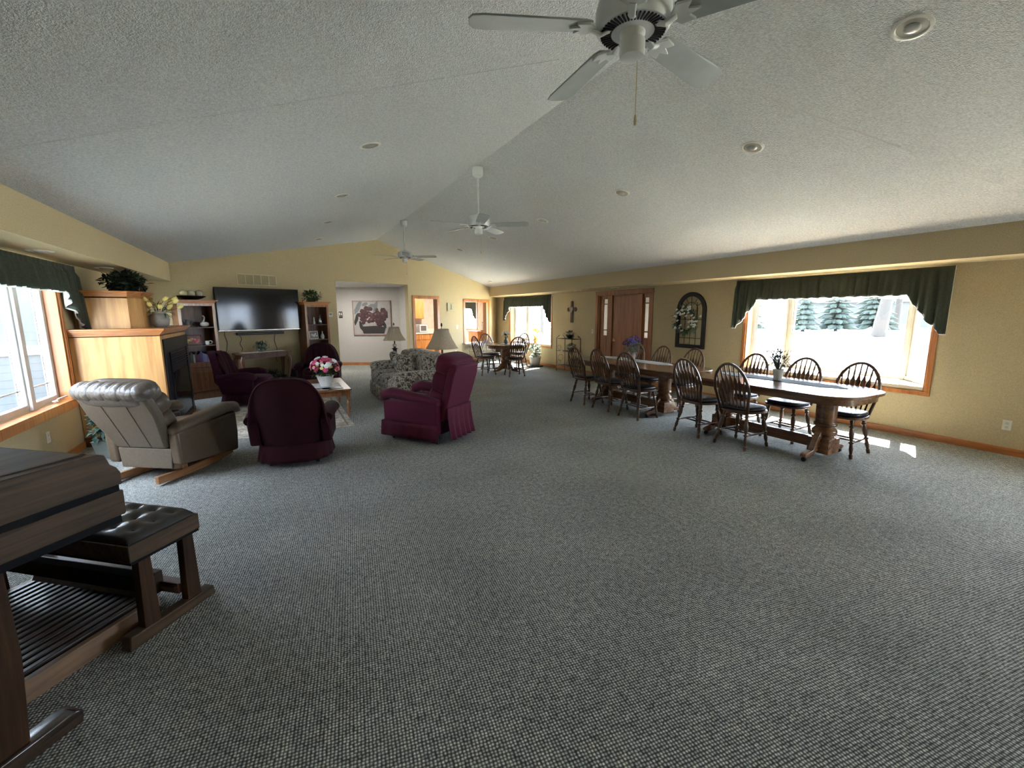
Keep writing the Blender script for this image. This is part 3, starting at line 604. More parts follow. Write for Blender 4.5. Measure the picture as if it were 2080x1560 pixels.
def bouquet(name, label, cat, loc, potp, potm, fl, leafc, leafr, leafn, leafm=LEAF, seed=1, L=.08, w=.02, stems=None):
    t = thing(name, label, cat, loc); rnd = random.Random(seed); pot_(potp, potm, t)
    b = MB(); b.leaves(leafc, leafr, leafn, L, w, rnd); z0 = potp[-1][1]*.8
    for _ in range(stems or 8): d = Vector((rnd.uniform(-1, 1)*leafr[0], rnd.uniform(-1, 1)*leafr[1], 0)); b.tube([(0, 0, z0), Vector(leafc)+d*.8], .003, 5)
    obj('leaves', b, leafm, t, 0)
    for nm, mat_, c, r, n, s_ in fl: b = MB(); blooms(b, c, r, n, s_, rnd); obj(nm, b, mat_, t, 60)
    return t
P0 = [(.045, 0), (.05, .01), (.07, .115), (.075, .12), (.07, .125), (.06, .10), (.02, .10)]
bouquet('potted_flowers', 'purple flowers in a pale pinkish pot on the far long table', 'flowers', (5.62, 5.98, .768), P0, CERP,
        [('petals', PURP, (0, 0, .24), (.19, .19, .16), 44, .018), ('petals', PURP, (0, 0, .27), (.12, .12, .17), 26, .018)], (0, 0, .21), (.12, .12, .11), 240, LEAFS, 4, .12, .006, 24)
t = thing('potted_plant', 'silvery leafy plant in a white pot on the near long table', 'plant', (5.42, 3.22, .768)); rnd = random.Random(5)
pot_([(.04, 0), (.045, .01), (.06, .12), (.066, .13), (.06, .135), (.05, .11), (.01, .11)], CERW, t)
b = MB(); b.leaves((0, 0, .24), (.13, .13, .08), 150, .05, .010, rnd)
for k in range(26):
    a = rnd.random()*6.28; q = rnd.uniform(.05, .24); b.tube([(0, 0, .1), (cos(a)*q*.5, sin(a)*q*.5, .25), (cos(a)*q, sin(a)*q, rnd.uniform(.28, .44))], [.004, .003, .002], 5)
    b.leaf((cos(a)*q, sin(a)*q, .34), (cos(a), sin(a), .8), .06, .010)
obj('leaves', b, LEAFG, t, 0)
bouquet('vase_of_flowers', 'round white bouquet in a small grey vase on the round table', 'flowers', (5.42, 10.62, .7685), [(.03, 0), (.06, .05), (.05, .11), (.025, .14), (.03, .16)], plain('grey vase', (.10, .12, .13), .3),
        [('petals', WHT, (0, 0, .26), (.11, .11, .085), 42, .036)], (0, 0, .22), (.07, .07, .04), 30, LEAF, 6)
# big arrangement on the coffee table
t = bouquet('flower_arrangement', 'large pink, white and yellow flower arrangement in a white vase on the coffee table', 'flowers', (.60, 7.50, .462), [(.075, 0), (.08, .01), (.125, .15), (.14, .17), (.12, .165), (.03, .12)], CERW,
        [('pink_petals', PINK, (0, 0, .26), (.22, .20, .19), 26, .040), ('white_petals', WHT, (0, 0, .27), (.22, .20, .20), 18, .040), ('yellow_petals', YEL, (0, 0, .25), (.21, .20, .12), 16, .034), ('red_petals', ROSE, (0, 0, .25), (.20, .19, .19), 14, .042), ('peach_petals', PEACH, (0, 0, .26), (.22, .21, .19), 12, .030)],
        (0, 0, .24), (.19, .18, .11), 260, LEAF, 8, .07, .014)
b = MB(); b.box(-.22, .22, -.30, .30, .4535, .4545); 
def lacegrid(u, v): return ((u-.5)*.44, (v-.5)*.74, .4545+.0012*sin(u*50)*sin(v*70))
b = MB(); b.grid(lacegrid, 30, 40); o = obj('lace_cloth', b, PAPER, None, 60, solid=.002); tag(o, 'white lace cloth under the flower vase on the coffee table', 'cloth', None, (.60, 7.52, 0))
for k, (x, y, a, l, c) in enumerate(((.66, 7.24, 12, 'magazine at the near edge of the coffee table', (.12, .12, .13)), (.50, 7.22, -20, 'second magazine left of the other on the coffee table', (.35, .3, .28)))):
    b = MB(); b.box(-.14, .14, -.10, .10, 0, .008); o = obj('magazine', b, plain('magazine cover %d' % k, c, .3), None, 0, bevel=.002); tag(o, l, 'magazine', None, (x, y, .4565), radians(a))

# ---------------------------------------------------------------- coffee table & end tables
def turned_leg(h, r, x, y):
    b = MB(); b.box(x-r, x+r, y-r, y+r, h-.13, h)
    b.lathe([(r*.8, h-.13), (r*1.0, h-.15), (r*.6, h-.165), (r*1.05, h-.19), (r*.75, h-.23), (r*.95, h-.29), (r*.55, .09), (r*.9, .075), (r*.5, .06), (r*.75, .03), (r*.45, 0)], (x, y, 0), 14); return b
def leg_table(name, label, cat, loc, rz, sx, sy, h, drawer=False, mat_=CTW, group=None):
    t = thing(name, label, cat, loc, rz, group)
    b = MB(); b.box(-sx, sx, -sy, sy, h-.028, h); obj('table_top', b, mat_, t, bevel=.007)
    b = MB(); b.box(-sx+.05, sx-.05, -sy+.05, sy-.05, h-.11, h-.028); obj('apron', b, mat_, t)
    for x in (-1, 1):
        for y in (-1, 1): obj('leg', turned_leg(h-.028, .028, x*(sx-.05), y*(sy-.05)), mat_, t)
    return t
leg_table('coffee_table', 'orange brown coffee table with turned legs on the pale rug', 'table', (.57, 7.75, .0065), 0, .36, .68, .447)
leg_table('end_table', 'oak end table with turned legs between the floral sofa and the burgundy recliner', 'table', (2.24, 6.38, 0), radians(15), .27, .27, .56, group='end tables beside the sofa')
leg_table('end_table', 'small end table behind the far arm of the floral sofa', 'table', (2.28, 9.95, 0), 0, .27, .27, .50, group='end tables beside the sofa')
b = MB()
b.lathe([(.20, .5), (.205, .503)], n=24); o = obj('doily', b, LACE); tag(o, 'white doily under the far table lamp', 'doily', None, (2.28, 9.95, .0005))
def lamp(loc, label, k):
    t = thing('table_lamp', label, 'lamp', loc, 0, 'table lamps beside the sofa')
    H = .56
    b = MB(); b.lathe([(.085, 0), (.09, .012), (.07, .02), (.035, .035), (.025, .07), (.028, .10), (.045, .30), (.062, .325), (.03, .335), (.03, .36)], n=20)
    for j in range(10): a = 2*pi*j/10; b.leaf((cos(a)*.045, sin(a)*.045, .315), (cos(a), sin(a), -.1), .05, .016)
    obj('base', b, BRONZE, t)
    b = MB(); b.lathe([(.03, .36), (.048, .375), (.05, .40), (.028, .425)], n=18); obj('glass_ball', b, CREAM, t)
    b = MB(); b.lathe([(.016, .425), (.014, .50), (.02, .52), (.004, .53), (.004, .83), (.012, .84), (.016, .86), (.008, .89)], n=12); obj('stem', b, BRONZE, t)
    prof = [(.245, .50), (.215, .545), (.16, .64), (.125, .73), (.105, .80)]; n = 64; b = MB()
    def g(u, v):
        s_ = v*4; i = min(3, int(s_)); f_ = s_-i; r = prof[i][0]*(1-f_)+prof[i+1][0]*f_; z = prof[i][1]*(1-f_)+prof[i+1][1]*f_
        a = 2*pi*u; r *= 1+.012*sin(a*48); return (cos(a)*r, sin(a)*r, z)
    b.grid(g, 192, 8); obj('lamp_shade', b, SHADE, t, 60, solid=.003)
    return t
lamp((2.28, 9.95, .503), 'table lamp with cream shade farther back, in front of the hall painting', 0)
lamp((2.22, 6.52, .56), 'table lamp with cream pleated shade just behind the burgundy recliner', 1)

# ---------------------------------------------------------------- sofa (faces local +Y)
t = thing('sofa', 'dark floral tapestry sofa beside the coffee table', 'sofa', (2.02, 8.10, 0), R90)
hw = 1.12
b = MB(); b.box(-hw, hw, -.44, .42, .07, .34); obj('sofa_base', b, FLORAL, t, bevel=.03)
b = MB()
def sk(u, v):
    P = [(-hw, -.44), (-hw, .44), (hw, .44), (hw, -.44)]; s_ = u*3; i = min(2, int(s_)); f_ = s_-i
    x = P[i][0]*(1-f_)+P[i+1][0]*f_; y = P[i][1]*(1-f_)+P[i+1][1]*f_; o_ = .012*sin(u*170)*(1-v); return (x*(1+o_/1.1), y*(1+o_*1.5), .02+v*.24)
b.grid(sk, 240, 4); obj('skirt', b, FLORAL, t, 60, solid=.008)
for i in range(3): x = -.72+i*.72; b = MB(); b.ell((x, .06, .40), (.355, .37, .10), .35, 24, 10); obj('seat_cushion', b, FLORAL, t, 80)
b = MB(); b.ell((-.11, -.36, .58), (.91, .13, .34), .28, 32, 12); obj('backrest', b, FLORAL, t, 80)
for i in range(3): x = -.68+i*.56; b = MB(); b.ell((x, -.22, .66), (.29, .14, .24), .5, 20, 10, Matrix.Rotation(radians(0), 4, 'X')); obj('back_cushion', b, FLORAL, t, 80)
for s_ in (-1, 1):
    b = MB(); b.ell((s_*.99, .0, .36), (.13, .43, .27), .3, 20, 10); b.ell((s_*1.0, .01, .56), (.15, .44, .10), .6, 20, 10); obj('armrest', b, FLORAL, t, 80)
for (x, y, a, l) in ((1.88, 7.55, 20, 'floral throw pillow on the sofa, nearer the burgundy recliner'), (1.93, 8.30, -12, 'floral throw pillow on the sofa, toward its far arm')):
    b = MB(); b.ell((0, 0, .0), (.23, .085, .22), .55, 20, 10, Matrix.Rotation(radians(-22), 4, 'X')); o = obj('throw_pillow', b, FLORAL, None, 80); tag(o, l, 'pillow', 'throw pillows on the sofa', (x, y, .69), R90+radians(a))

# ---------------------------------------------------------------- tan rocker recliner
t = thing('recliner', 'tan leather rocker recliner leaning back beside the fireplace', 'recliner', (-1.045, 5.545, 0), face(.571, .821))
for s_ in (-1, 1):
    b = MB(); pl = [(-.47+.94*i/14, .034+.035*((i/14-.45)/.55)**2*(1 if i/14 > .42 else .75)) for i in range(15)]
    poly = [(p[0], p[1]-.03) for p in pl]+[(p[0], p[1]+.045) for p in reversed(pl)]
    b.prism(poly, s_*.24-.02, s_*.24+.02, 'x'); obj('rocker', b, ROCKW, t, bevel=.004)
b = MB(); b.box(-.26, .26, -.2, -.14, .07, .13); b.box(-.26, .26, .18, .24, .07, .13); b.box(-.22, .22, -.16, .2, .12, .2); obj('rocker_frame', b, ROCKW, t, bevel=.004)
b = MB(); b.prism([(-.30, .17), (.38, .13), (.40, .36), (-.30, .40)], -.28, .28, 'x'); obj('seat_box', b, TAN, t, bevel=.02)
b = MB(); b.ell((0, .12, .42), (.27, .32, .08), .5, 20, 10); obj('seat_cushion', b, TAN, t, 80)
b = MB(); b.ell((0, .42, .28), (.27, .06, .16), .5, 20, 10); obj('footrest', b, TAN, t, 80)
for s_ in (-1, 1):
    b = MB(); b.prism([(-.34, .17), (.40, .10), (.42, .30), (.41, .54), (-.36, .50)], s_*.34-.055, s_*.34+.055, 'x'); ar = obj('armrest', b, TAN, t, bevel=.025)
    b = MB(); b.tube([(s_*.345, -.37, .505), (s_*.345, -.28, .525), (s_*.345, 0, .565), (s_*.345, .30, .60), (s_*.345, .42, .585), (s_*.345, .46, .53)], [(.03, .05), (.055, .075), (.06, .08), (.062, .085), (.06, .085), (.03, .06)], 14, flat=(0, 0, 1)); obj('arm_pad', b, TAN, ar, 80)
# back: leaning, ruched head roll
MBk = Matrix.Translation((0, -.28, .38)) @ Matrix.Rotation(radians(24), 4, 'X')
b = MB(); b.prism([(-.27, -.02), (.27, -.02), (.36, .36), (.35, .62), (-.35, .62), (-.36, .36)], -.09, .0, 'y', MBk); bk = obj('backrest', b, TANL, t, bevel=.025)
b = MB()
for x in (-.13, .13): b.tube([(x*.9, -.092, .0), (x, -.093, .6)], .003, 6, MBk)
obj('seam', b, TAN, bk)
b = MB()
for k in range(13):
    x = -.30+k*.05; b.ell((x, -.02, .60), (.085, .098+.004*(k % 3), .072+.005*((k+1) % 2)), .85, 14, 10, MBk)
b.ell((0, .02, .56), (.36, .13, .10), .5, 24, 10, MBk); obj('head_roll', b, plain('grey ruched leather', (.12, .095, .075), .38, bs=(22, .6, .012), coat=.1), bk, 80)
for z, h_ in ((.40, .11), (.20, .12), (.03, .10)): b = MB(); b.ell((0, .08, z), (.33 if z > .3 else .28, .12, h_), .55, 24, 10, MBk); obj('back_cushion', b, TAN, bk, 80)
b = MB(); b.prism([(-.25, .13), (.29, .13), (.31, .33), (-.27, .33)], -.345, -.32, 'y'); obj('back_flap', b, TANL, t, bevel=.008)

# ---------------------------------------------------------------- burgundy recliner
t = thing('recliner', 'burgundy velvet recliner with a skirt, in front of the floral sofa', 'recliner', (1.663, 5.543, 0), face(-.589, .808)); t.scale = (.86, 1, 1)
b = MB(); b.box(-.40, .40, -.38, .40, .10, .38); obj('seat_box', b, BURG, t, bevel=.02)
for s_ in (-1, 1):
    b = MB(); b.prism([(-.40, .12), (.42, .12), (.43, .50), (-.40, .55)], s_*.36-.065, s_*.36+.065, 'x'); ar = obj('armrest', b, BURG, t, bevel=.02)
    b = MB(); b.tube([(s_*.36, -.42, .52), (s_*.36, -.1, .56), (s_*.36, .30, .60), (s_*.36, .42, .57), (s_*.36, .46, .50)], [(.04, .07), (.06, .09), (.07, .10), (.07, .10), (.03, .07)], 14, flat=(0, 0, 1)); obj('arm_pad', b, BURG, ar, 80)
    b = MB()
    def skirt(u, v): return (s_*(.43+.03*(1-v)+.004*sin(u*40)), -.42+.86*u, .055+.19*v)
    b.grid(skirt, 40, 4); obj('skirt', b, BURG, t, 60, solid=.01)
b = MB(); b.grid(lambda u, v: (-.45+.9*u, .44+.02*(1-v)+.006*sin(u*30), .055+.19*v), 40, 4); obj('skirt', b, BURG, t, 60, solid=.01)
b = MB(); b.ell((0, .12, .42), (.29, .32, .10), .5, 20, 10); obj('seat_cushion', b, BURG, t, 80)
b = MB(); b.ell((0, .42, .30), (.30, .07, .15), .5, 20, 10); obj('footrest', b, BURG, t, 80)
MBk = Matrix.Translation((0, -.34, .42)) @ Matrix.Rotation(radians(17), 4, 'X')
b = MB(); b.prism([(-.31, -.12), (.31, -.12), (.34, .5), (.29, .62), (-.29, .62), (-.34, .5)], -.13, -.03, 'y', MBk); bk = obj('backrest', b, BURG, t, bevel=.03)
for z, h_ in ((.56, .13), (.34, .14), (.12, .14)): b = MB(); b.ell((0, .06, z), (.33, .14, h_), .5, 24, 10, MBk); obj('back_cushion', b, BURG, bk, 80)
b = MB()
def flap(u, v):
    y = -.52+.10*v**1.2-.02*(1-v); return (-.30+.6*u, y-.02*(1-v)+.012*sin(u*38)*(1-v), .06+.42*v)
b.grid(lambda u, v: (-.31+.62*u, -.50-.05*(1-v)**2-(.0 if v > .4 else 0)+.014*sin(u*30)*(1-v), .055+.40*v), 60, 10); obj('back_skirt', b, BURG, t, 60, solid=.01)
for (x, y) in ((-.34, -.36), (-.34, .34), (.34, -.36), (.34, .34)): b = MB(); b.lathe([(.022, 0), (.012, .015), (.012, .14)], (x, y, 0), 10); obj('leg', b, BLKM, t)

# ---------------------------------------------------------------- maroon swivel rockers (faces +Y)
def make_rocker(matb, mati):
    t = thing('swivel_armchair', '', 'armchair')
    b = MB(); n = 40; pts = []
    for i in range(n): a = 2*pi*i/n; pts.append((.33*math.copysign(abs(cos(a))**.7, cos(a)), .34*math.copysign(abs(sin(a))**.7, sin(a))))
    b.prism([(x, y) for x, y in pts], .20, .40); obj('seat_box', b, matb, t, bevel=.02)
    b = MB()
    def sk(u, v):
        a = 2*pi*u; k = 1+.09*(1-v)+.015*(1-v)*sin(a*18); return (.345*math.copysign(abs(cos(a))**.7, cos(a))*k, .355*math.copysign(abs(sin(a))**.7, sin(a))*k, .06+.18*v)
    b.grid(sk, 160, 5); obj('skirt', b, matb, t, 60, solid=.008)
    b = MB(); b.ell((0, .08, .43), (.30, .33, .085), .55, 24, 10); obj('seat_cushion', b, matb, t, 80)
    # barrel back: leaning shell, wide rounded top
    def shell(u, v, r, d):
        q = (u-.5)*2; z = .30+(.64-.05*0)*v; w = (.30+.10*v)*(1-.0*v); top = sqrt(max(0, 1-abs(q)**3.2)); zz = .22+(.74*v)*(.30+.70*top)
        x = q*(.31+.11*v-.05*v**3)*r; y = -.30-.17*v+.16*abs(q)**2.2+d; return (x, y, zz)
    b = MB(); nu, nv = 28, 12
    g0 = [shell(i/nu, j/nv, 1.0, -.055) for i in range(nu+1) for j in range(nv+1)]; g1 = [shell(i/nu, j/nv, .92, .05) for i in range(nu+1) for j in range(nv+1)]
    k = len(g0); ix = lambda i, j: i*(nv+1)+j; fs = []
    for i in range(nu):
        for j in range(nv): fs.append((ix(i, j), ix(i, j+1), ix(i+1, j+1), ix(i+1, j))); fs.append((k+ix(i, j), k+ix(i+1, j), k+ix(i+1, j+1), k+ix(i, j+1)))
        fs.append((ix(i, nv), k+ix(i, nv), k+ix(i+1, nv), ix(i+1, nv))); fs.append((ix(i, 0), ix(i+1, 0), k+ix(i+1, 0), k+ix(i, 0)))
    for j in range(nv): fs.append((ix(0, j), k+ix(0, j), k+ix(0, j+1), ix(0, j+1))); fs.append((ix(nu, j), ix(nu, j+1), k+ix(nu, j+1), k+ix(nu, j)))
    b.add(g0+g1, fs); bk = obj('backrest', b, matb, t, 60)
    b = MB()
    def tuft(u, v):
        x, y, z = shell(.5+(u-.5)*.92, .10+.86*v, .90, .03); dd = .075+.018*cos(u*2*pi*5)*(.5+.5*v)-.05*(abs(u-.5)*2)**6-.04*(abs(v-.5)*2)**6; return (x, y+dd, z+.030*v)
    b.grid(tuft, 40, 16); obj('tufted_cushion', b, mati, bk, 80, solid=.02)
    e = [shell(i/30, 1, 1.0, -.055) for i in range(31)]; b = MB(); b.tube(e, .010, 8); obj('piping', b, mati, bk)
    for s_ in (-1, 1):
        b = MB(); b.prism([(-.28, .24), (.20, .24), (.21, .47), (-.36, .52)], s_*.345-.05, s_*.345+.05, 'x'); ar = obj('armrest', b, matb, t, bevel=.02)
        b = MB(); b.tube([(s_*.36, -.34, .52), (s_*.37, -.1, .545), (s_*.37, .12, .545), (s_*.37, .22, .52), (s_*.37, .25, .48)], [(.05, .06), (.06, .075), (.065, .085), (.06, .08), (.03, .05)], 14, flat=(0, 0, 1)); obj('arm_pad', b, matb, ar, 80)
    b = MB(); b.lathe([(.05, .03), (.04, .06), (.03, .20)], n=14)
    for k_ in range(4):
        a = radians(45+90*k_); b.tube([(0, 0, .06), (cos(a)*.2, sin(a)*.2, .05), (cos(a)*.34, sin(a)*.34, .015)], [.022, .020, .014], 8)
    obj('swivel_base', b, BLKM, t); return t
rk = make_rocker(MARD, MARD); rk.location = (.09, 5.34, 0); rk.rotation_euler = (0, 0, radians(-11)); rk['label'] = 'dark maroon swivel armchair seen from behind, nearest the camera'; rk['group'] = 'maroon swivel armchairs'
rk2 = make_rocker(MAROON, plain('maroon tufted velvet', (.036, .004, .009), .8, spec=.2, bs=(80, .15, .002), sheen=.04)); rk2.location = (-.58, 9.15, 0); rk2.rotation_euler = (0, 0, face(.97, -.22)); rk2['label'] = 'plum armchair with tufted back next to the left bookcase'; rk2['group'] = 'maroon swivel armchairs'
dup(rk, (.70, 9.95, 0), radians(168), 'dark armchair facing the room in front of the right bookcase, behind the flowers', 'maroon swivel armchairs')

# ---------------------------------------------------------------- rug
b = MB(); b.box(-.87, .87, -1.27, 1.27, 0, .006); t = obj('area_rug', b, RUG, None, 0, bevel=.003); tag(t, 'pale patterned area rug under the coffee table', 'rug', None, (0, 7.78, 0))
b = MB()
for (x0, x1, y0, y1) in ((-.80, .80, -1.20, -1.17), (-.80, .80, 1.17, 1.20), (-.80, -.77, -1.2, 1.2), (.77, .80, -1.2, 1.2)): b.box(x0, x1, y0, y1, .005, .0068)
obj('border_stripe', b, plain('olive border', (.25, .22, .16), .95), t, 0)

# ---------------------------------------------------------------- fireplace unit
t = thing('fireplace', 'oak panelled fireplace unit with black firebox standing against the left wall', 'fireplace', (-1.76, 7.88, 0))
x0, x1, y0, y1 = -.425, .43, -.88, .88
b = MB(); b.box(x0, x1, y0, y1, 0, 1.34); obj('surround', b, PANEL, t, bevel=.003)
b = MB(); b.box(x0, x1+.02, y0-.02, y1+.02, 0, .10); b.box(x0, x1+.012, y0-.012, y1+.012, .10, .12); obj('plinth', b, wood('dark red oak', (.10, .03, .012), (.2, .07, .025), (2.2, 30, 30)), t, bevel=.004)
def crown(b, x0, x1, y0, y1, z, h, out):
    for k in range(5): o = out*(k/4)**1.5; b.box(x0, x1+o, y0-o, y1+o, z+h*k/5*.8, z+h*(k+1)/5*.8)
    b.box(x0, x1+out+.008, y0-out-.008, y1+out+.008, z+h*.8, z+h)
b = MB(); crown(b, x0, x1, y0, y1, 1.325, .10, .055); obj('mantel_shelf', b, TRIMX, t, bevel=.003)
b = MB(); pl = [(x0, -.62), (.10, -.62), (.20, -.50), (.20, -.02), (x0, -.02)]; b.prism(pl, 1.42, 1.82); obj('overmantel', b, PANEL, t, bevel=.003)
b = MB()
for k in range(5): o = .05*(k/4)**1.4; b.prism([(x0, -.62-o), (.10+o*.4, -.62-o), (.20+o, -.50-o*.4), (.20+o, -.02+o), (x0, -.02+o)], 1.80+k*.018, 1.80+(k+1)*.018)
obj('overmantel_crown', b, TRIMX, t, bevel=.002)
b = MB(); b.box(x1, x1+.018, -.80, .84, .0, 1.28); fb = obj('firebox_surround', b, FBOX, t, bevel=.003)
b = MB(); b.box(x1+.018, x1+.028, -.55, .60, .16, .82); obj('firebox_glass', b, FGLS, fb)
b = MB()
for k in range(6): b.box(x1+.018, x1+.034, -.58, .62, .90+k*.035, .915+k*.035)
for yy in (-.58, .60): b.box(x1+.018, x1+.034, yy, yy+.03, .1, 1.1)
obj('louvre_grille', b, FBOX, fb)
b = MB(); b.box(x1+.018, x1+.16, .2, .86, 0, .035); obj('hearth_strip', b, ROCKW, t, bevel=.004)
# ivy on overmantel
t = thing('ivy_plant', 'dark trailing ivy on top of the fireplace unit', 'plant', (-1.73, 7.60, 1.892)); rnd = random.Random(3)
b = MB(); b.box(-.16, .16, -.10, .10, 0, .07); obj('planter', b, BRONZE, t, bevel=.01)
b = MB(); b.leaves((0, -.02, .12), (.23, .20, .12), 460, .075, .028, rnd)
obj('leaves', b, LEAFD, t, 0)
# tulips in crock on mantel
t = thing('vase_of_tulips', 'yellow tulips in a round stone crock on the mantel shelf', 'flowers', (-1.44, 7.72, 1.427)); rnd = random.Random(11)
b = MB(); b.lathe([(.07, 0), (.10, .03), (.112, .10), (.10, .165), (.075, .19), (.083, .21), (.07, .205), (.05, .14)], n=24); obj('crock', b, STONE, t)
b = MB(); c = MB()
for k in range(16):
    a = 2*pi*k/16+rnd.random(); r = rnd.uniform(.08, .25); h_ = rnd.uniform(.26, .44)-r*.3; p = Vector((cos(a)*r, sin(a)*r, h_)); d = Vector((cos(a), sin(a), .6)).normalized()
    b.tube([(0, 0, .15), (cos(a)*r*.5, sin(a)*r*.5, h_*.85), p], .003, 5); M = Matrix.Translation(p) @ d.to_track_quat('Z', 'Y').to_matrix().to_4x4()
    c.ell((0, 0, .022), (.026, .026, .040), .9, 10, 8, M)
    for j in range(3): q = 2.1*j; c.ell((cos(q)*.010, sin(q)*.010, .026), (.019, .019, .040), 1, 8, 6, M)
b.leaves((0, 0, .2), (.15, .15, .07), 30, .14, .012, rnd); obj('stems', b, LEAF, t, 0); obj('tulip_heads', c, YEL, t, 60)
# plant on floor behind the recliner
t = thing('potted_plant', 'blue green leafy plant in a pale tub on the floor behind the tan recliner', 'plant', (-1.82, 6.42, 0)); rnd = random.Random(21)
b = MB(); b.lathe([(.10, 0), (.14, .19), (.15, .20), (.13, .195), (.05, .17)], n=4, M=Matrix.Rotation(.6, 4, 'Z')); obj('pot', b, plain('pale tub', (.30, .33, .30), .6), t, 30)
b = MB(); b.leaves((0, 0, .36), (.15, .15, .19), 260, .07, .026, rnd); b.tube([(0, 0, .2), (0, 0, .42)], .01, 6); obj('leaves', b, LEAFB, t, 0)

# ---------------------------------------------------------------- bookcases
def wthing(name, label, cat, u, off, z=0, rz=0, group=None): return thing(name, label, cat, wp(u, off, z), WA+rz, group)
def bookcase(u, w, label):
    t = wthing('bookcase', label, 'bookcase', u, .352, 0, 0, 'oak bookcases beside the television'); h = w/2   # local -y = room, back at y=.34
    b = MB(); b.box(-h, -h+.022, 0, .34, 0, 1.80); b.box(h-.022, h, 0, .34, 0, 1.80); b.box(-h, h, .32, .34, 0, 1.8); b.box(-h, h, 0, .34, .06, .10); obj('carcass', b, SHELFW, t, bevel=.002)
    b = MB(); b.box(-h, -h+.05, -.018, 0, .70, 1.80); b.box(h-.05, h, -.018, 0, .70, 1.80); b.box(-h+.05, h-.05, -.018, 0, 1.75, 1.80); obj('face_frame', b, SHELFH, t, bevel=.003)
    b = MB(); b.box(-h, h, -.018, 0, .60, .70); obj('rail', b, SHELFW, t, bevel=.003); b = MB(); b.box(-h-.01, h+.01, -.03, 0, 0, .10); b.box(-h, h, -.02, .0, .10, .14); obj('plinth', b, SHELFW, t, bevel=.003)
    b = MB()
    for k in range(4): o = .045*(k/3)**1.4; b.box(-h-o, h+o, -.018-o, .34, 1.79+k*.018, 1.79+(k+1)*.018)
    obj('crown', b, TRIMX, t, bevel=.002)
    for z in (.66, 1.02, 1.36): b = MB(); b.box(-h+.022, h-.022, .01, .32, z-.02, z); obj('shelf', b, SHELFW, t, bevel=.002)
    b = MB(); b.box(-h+.02, h-.02, -.036, -.018, .15, .59); dr = obj('cabinet_door', b, SHELFW, t, bevel=.004)
    b = MB(); b.box(-h+.09, h-.09, -.042, -.036, .22, .52); obj('raised_panel', b, SHELFW, dr, bevel=.006)
    b = MB(); b.tube([(0, -.04, .35), (0, -.065, .36), (0, -.065, .40), (0, -.04, .41)], .005, 6); obj('door_handle', b, BRONZE, dr)
    return t
bookcase(.25, .60, 'oak bookcase left of the television with books and a framed picture')
bookcase(2.57, .56, 'oak bookcase right of the television with figurines')
def wo(u, off, z): return wp(u, off, z)
cols = [(.28, .27, .24), (.05, .09, .08), (.10, .14, .12), (.45, .45, .42), (.03, .03, .04), (.16, .02, .03), (.04, .03, .09), (.06, .05, .14), (.15, .12, .22), (.17, .15, .26), (.10, .09, .19), (.20, .17, .30), (.14, .10, .22), (.22, .19, .33)]
cn = ['cream', 'dark green', 'sage', 'light grey', 'black', 'red', 'navy', 'indigo', 'lilac', 'pale violet', 'deep violet', 'lavender', 'mauve', 'periwinkle']
u = .03; rnd = random.Random(2)
for k in range(14):
    w = rnd.uniform(.024, .034); h_ = rnd.uniform(.17, .24); b = MB(); b.box(-w/2, w/2, .0, .16, 0, h_); b.cur = 1; b.box(-w/2+.003, w/2-.003, .004, .162, h_-.004, h_-.001)
    o = obj('book', b, [plain('cover '+cn[k], cols[k], .5), PAPER], None, 0, bevel=.002); tag(o, '%s book in the left bookcase, %s' % (cn[k], 'at the left end of the row' if k == 0 else 'right of the %s one' % cn[k-1]), 'book', 'books in the left bookcase', wo(u+w/2, .30, .6605), WA); u += w+.001
# framed family picture, bowl, silverware etc.
def framed(name, label, u, off, z, w, h, frame, cvs, cat='picture', tilt=8):
    t = wthing(name, label, cat, u, off, z); M = Matrix.Rotation(radians(-tilt), 4, 'X')
    b = MB(); 
    for (a0, a1, c0, c1) in ((-w/2, w/2, 0, .02), (-w/2, w/2, h-.02, h), (-w/2, -w/2+.02, 0, h), (w/2-.02, w/2, 0, h)): b.box(a0, a1, -.008, .01, c0, c1, M)
    obj('frame', b, frame, t, bevel=.002)
    b = MB(); b.box(-w/2+.01, w/2-.01, 0, .008, .01, h-.01, M); r_ = random.Random(int(w*1000))
    for k in range(16): b.cur = 1+k % (len(cvs)-1); q = (r_.uniform(-.4, .4)*w, r_.uniform(.15, .55)*h+.1*h); b.prism([(q[0]+.018*cos(a), q[1]+.022*sin(a)) for a in [i*pi/4 for i in range(8)]], -.003-.0002*k, 0, 'y', M)
    obj('photo', b, cvs, t, 0); return t
framed('framed_picture', 'red framed photograph on the middle shelf of the left bookcase', .17, .28, 1.0205, .27, .20, plain('red frame', (.12, .02, .02), .3), [plain('photo dark', (.25, .12, .09), .4), PEACH, YEL, plain('skin tone', (.55, .32, .22), .6), PINK])
framed('framed_picture', 'silver framed photograph on the middle shelf of the right bookcase', 2.50, .28, 1.0205, .22, .19, SILV, [plain('photo grey', (.25, .22, .20), .4), CERW, STONE])
b = MB(); b.lathe([(.03, 0), (.05, .03), (.035, .10), (.02, .13), (.03, .15)], n=16); b.tube([(.03, 0, .12), (.09, 0, .12), (.05, 0, .04)], .006, 6); b.tube([(-.03, 0, .06), (-.08, 0, .14)], [.01, .005], 6)
o = obj('pitcher', b, GREYP); tag(o, 'grey pitcher on the top shelf of the left bookcase', 'pitcher', None, wo(.12, .22, 1.3605), WA)
b = MB(); b.ell((0, 0, .05), (.075, .05, .045), .9); b.tube([(-.02, 0, .08), (0, 0, .13), (.01, 0, .18), (-.01, 0, .21), (-.03, 0, .20)], [.02, .012, .01, .012, .006], 8)
o = obj('swan_figurine', b, CERW); tag(o, 'white swan shaped dish on the top shelf of the left bookcase', 'figurine', None, wo(.38, .26, 1.3605), WA)
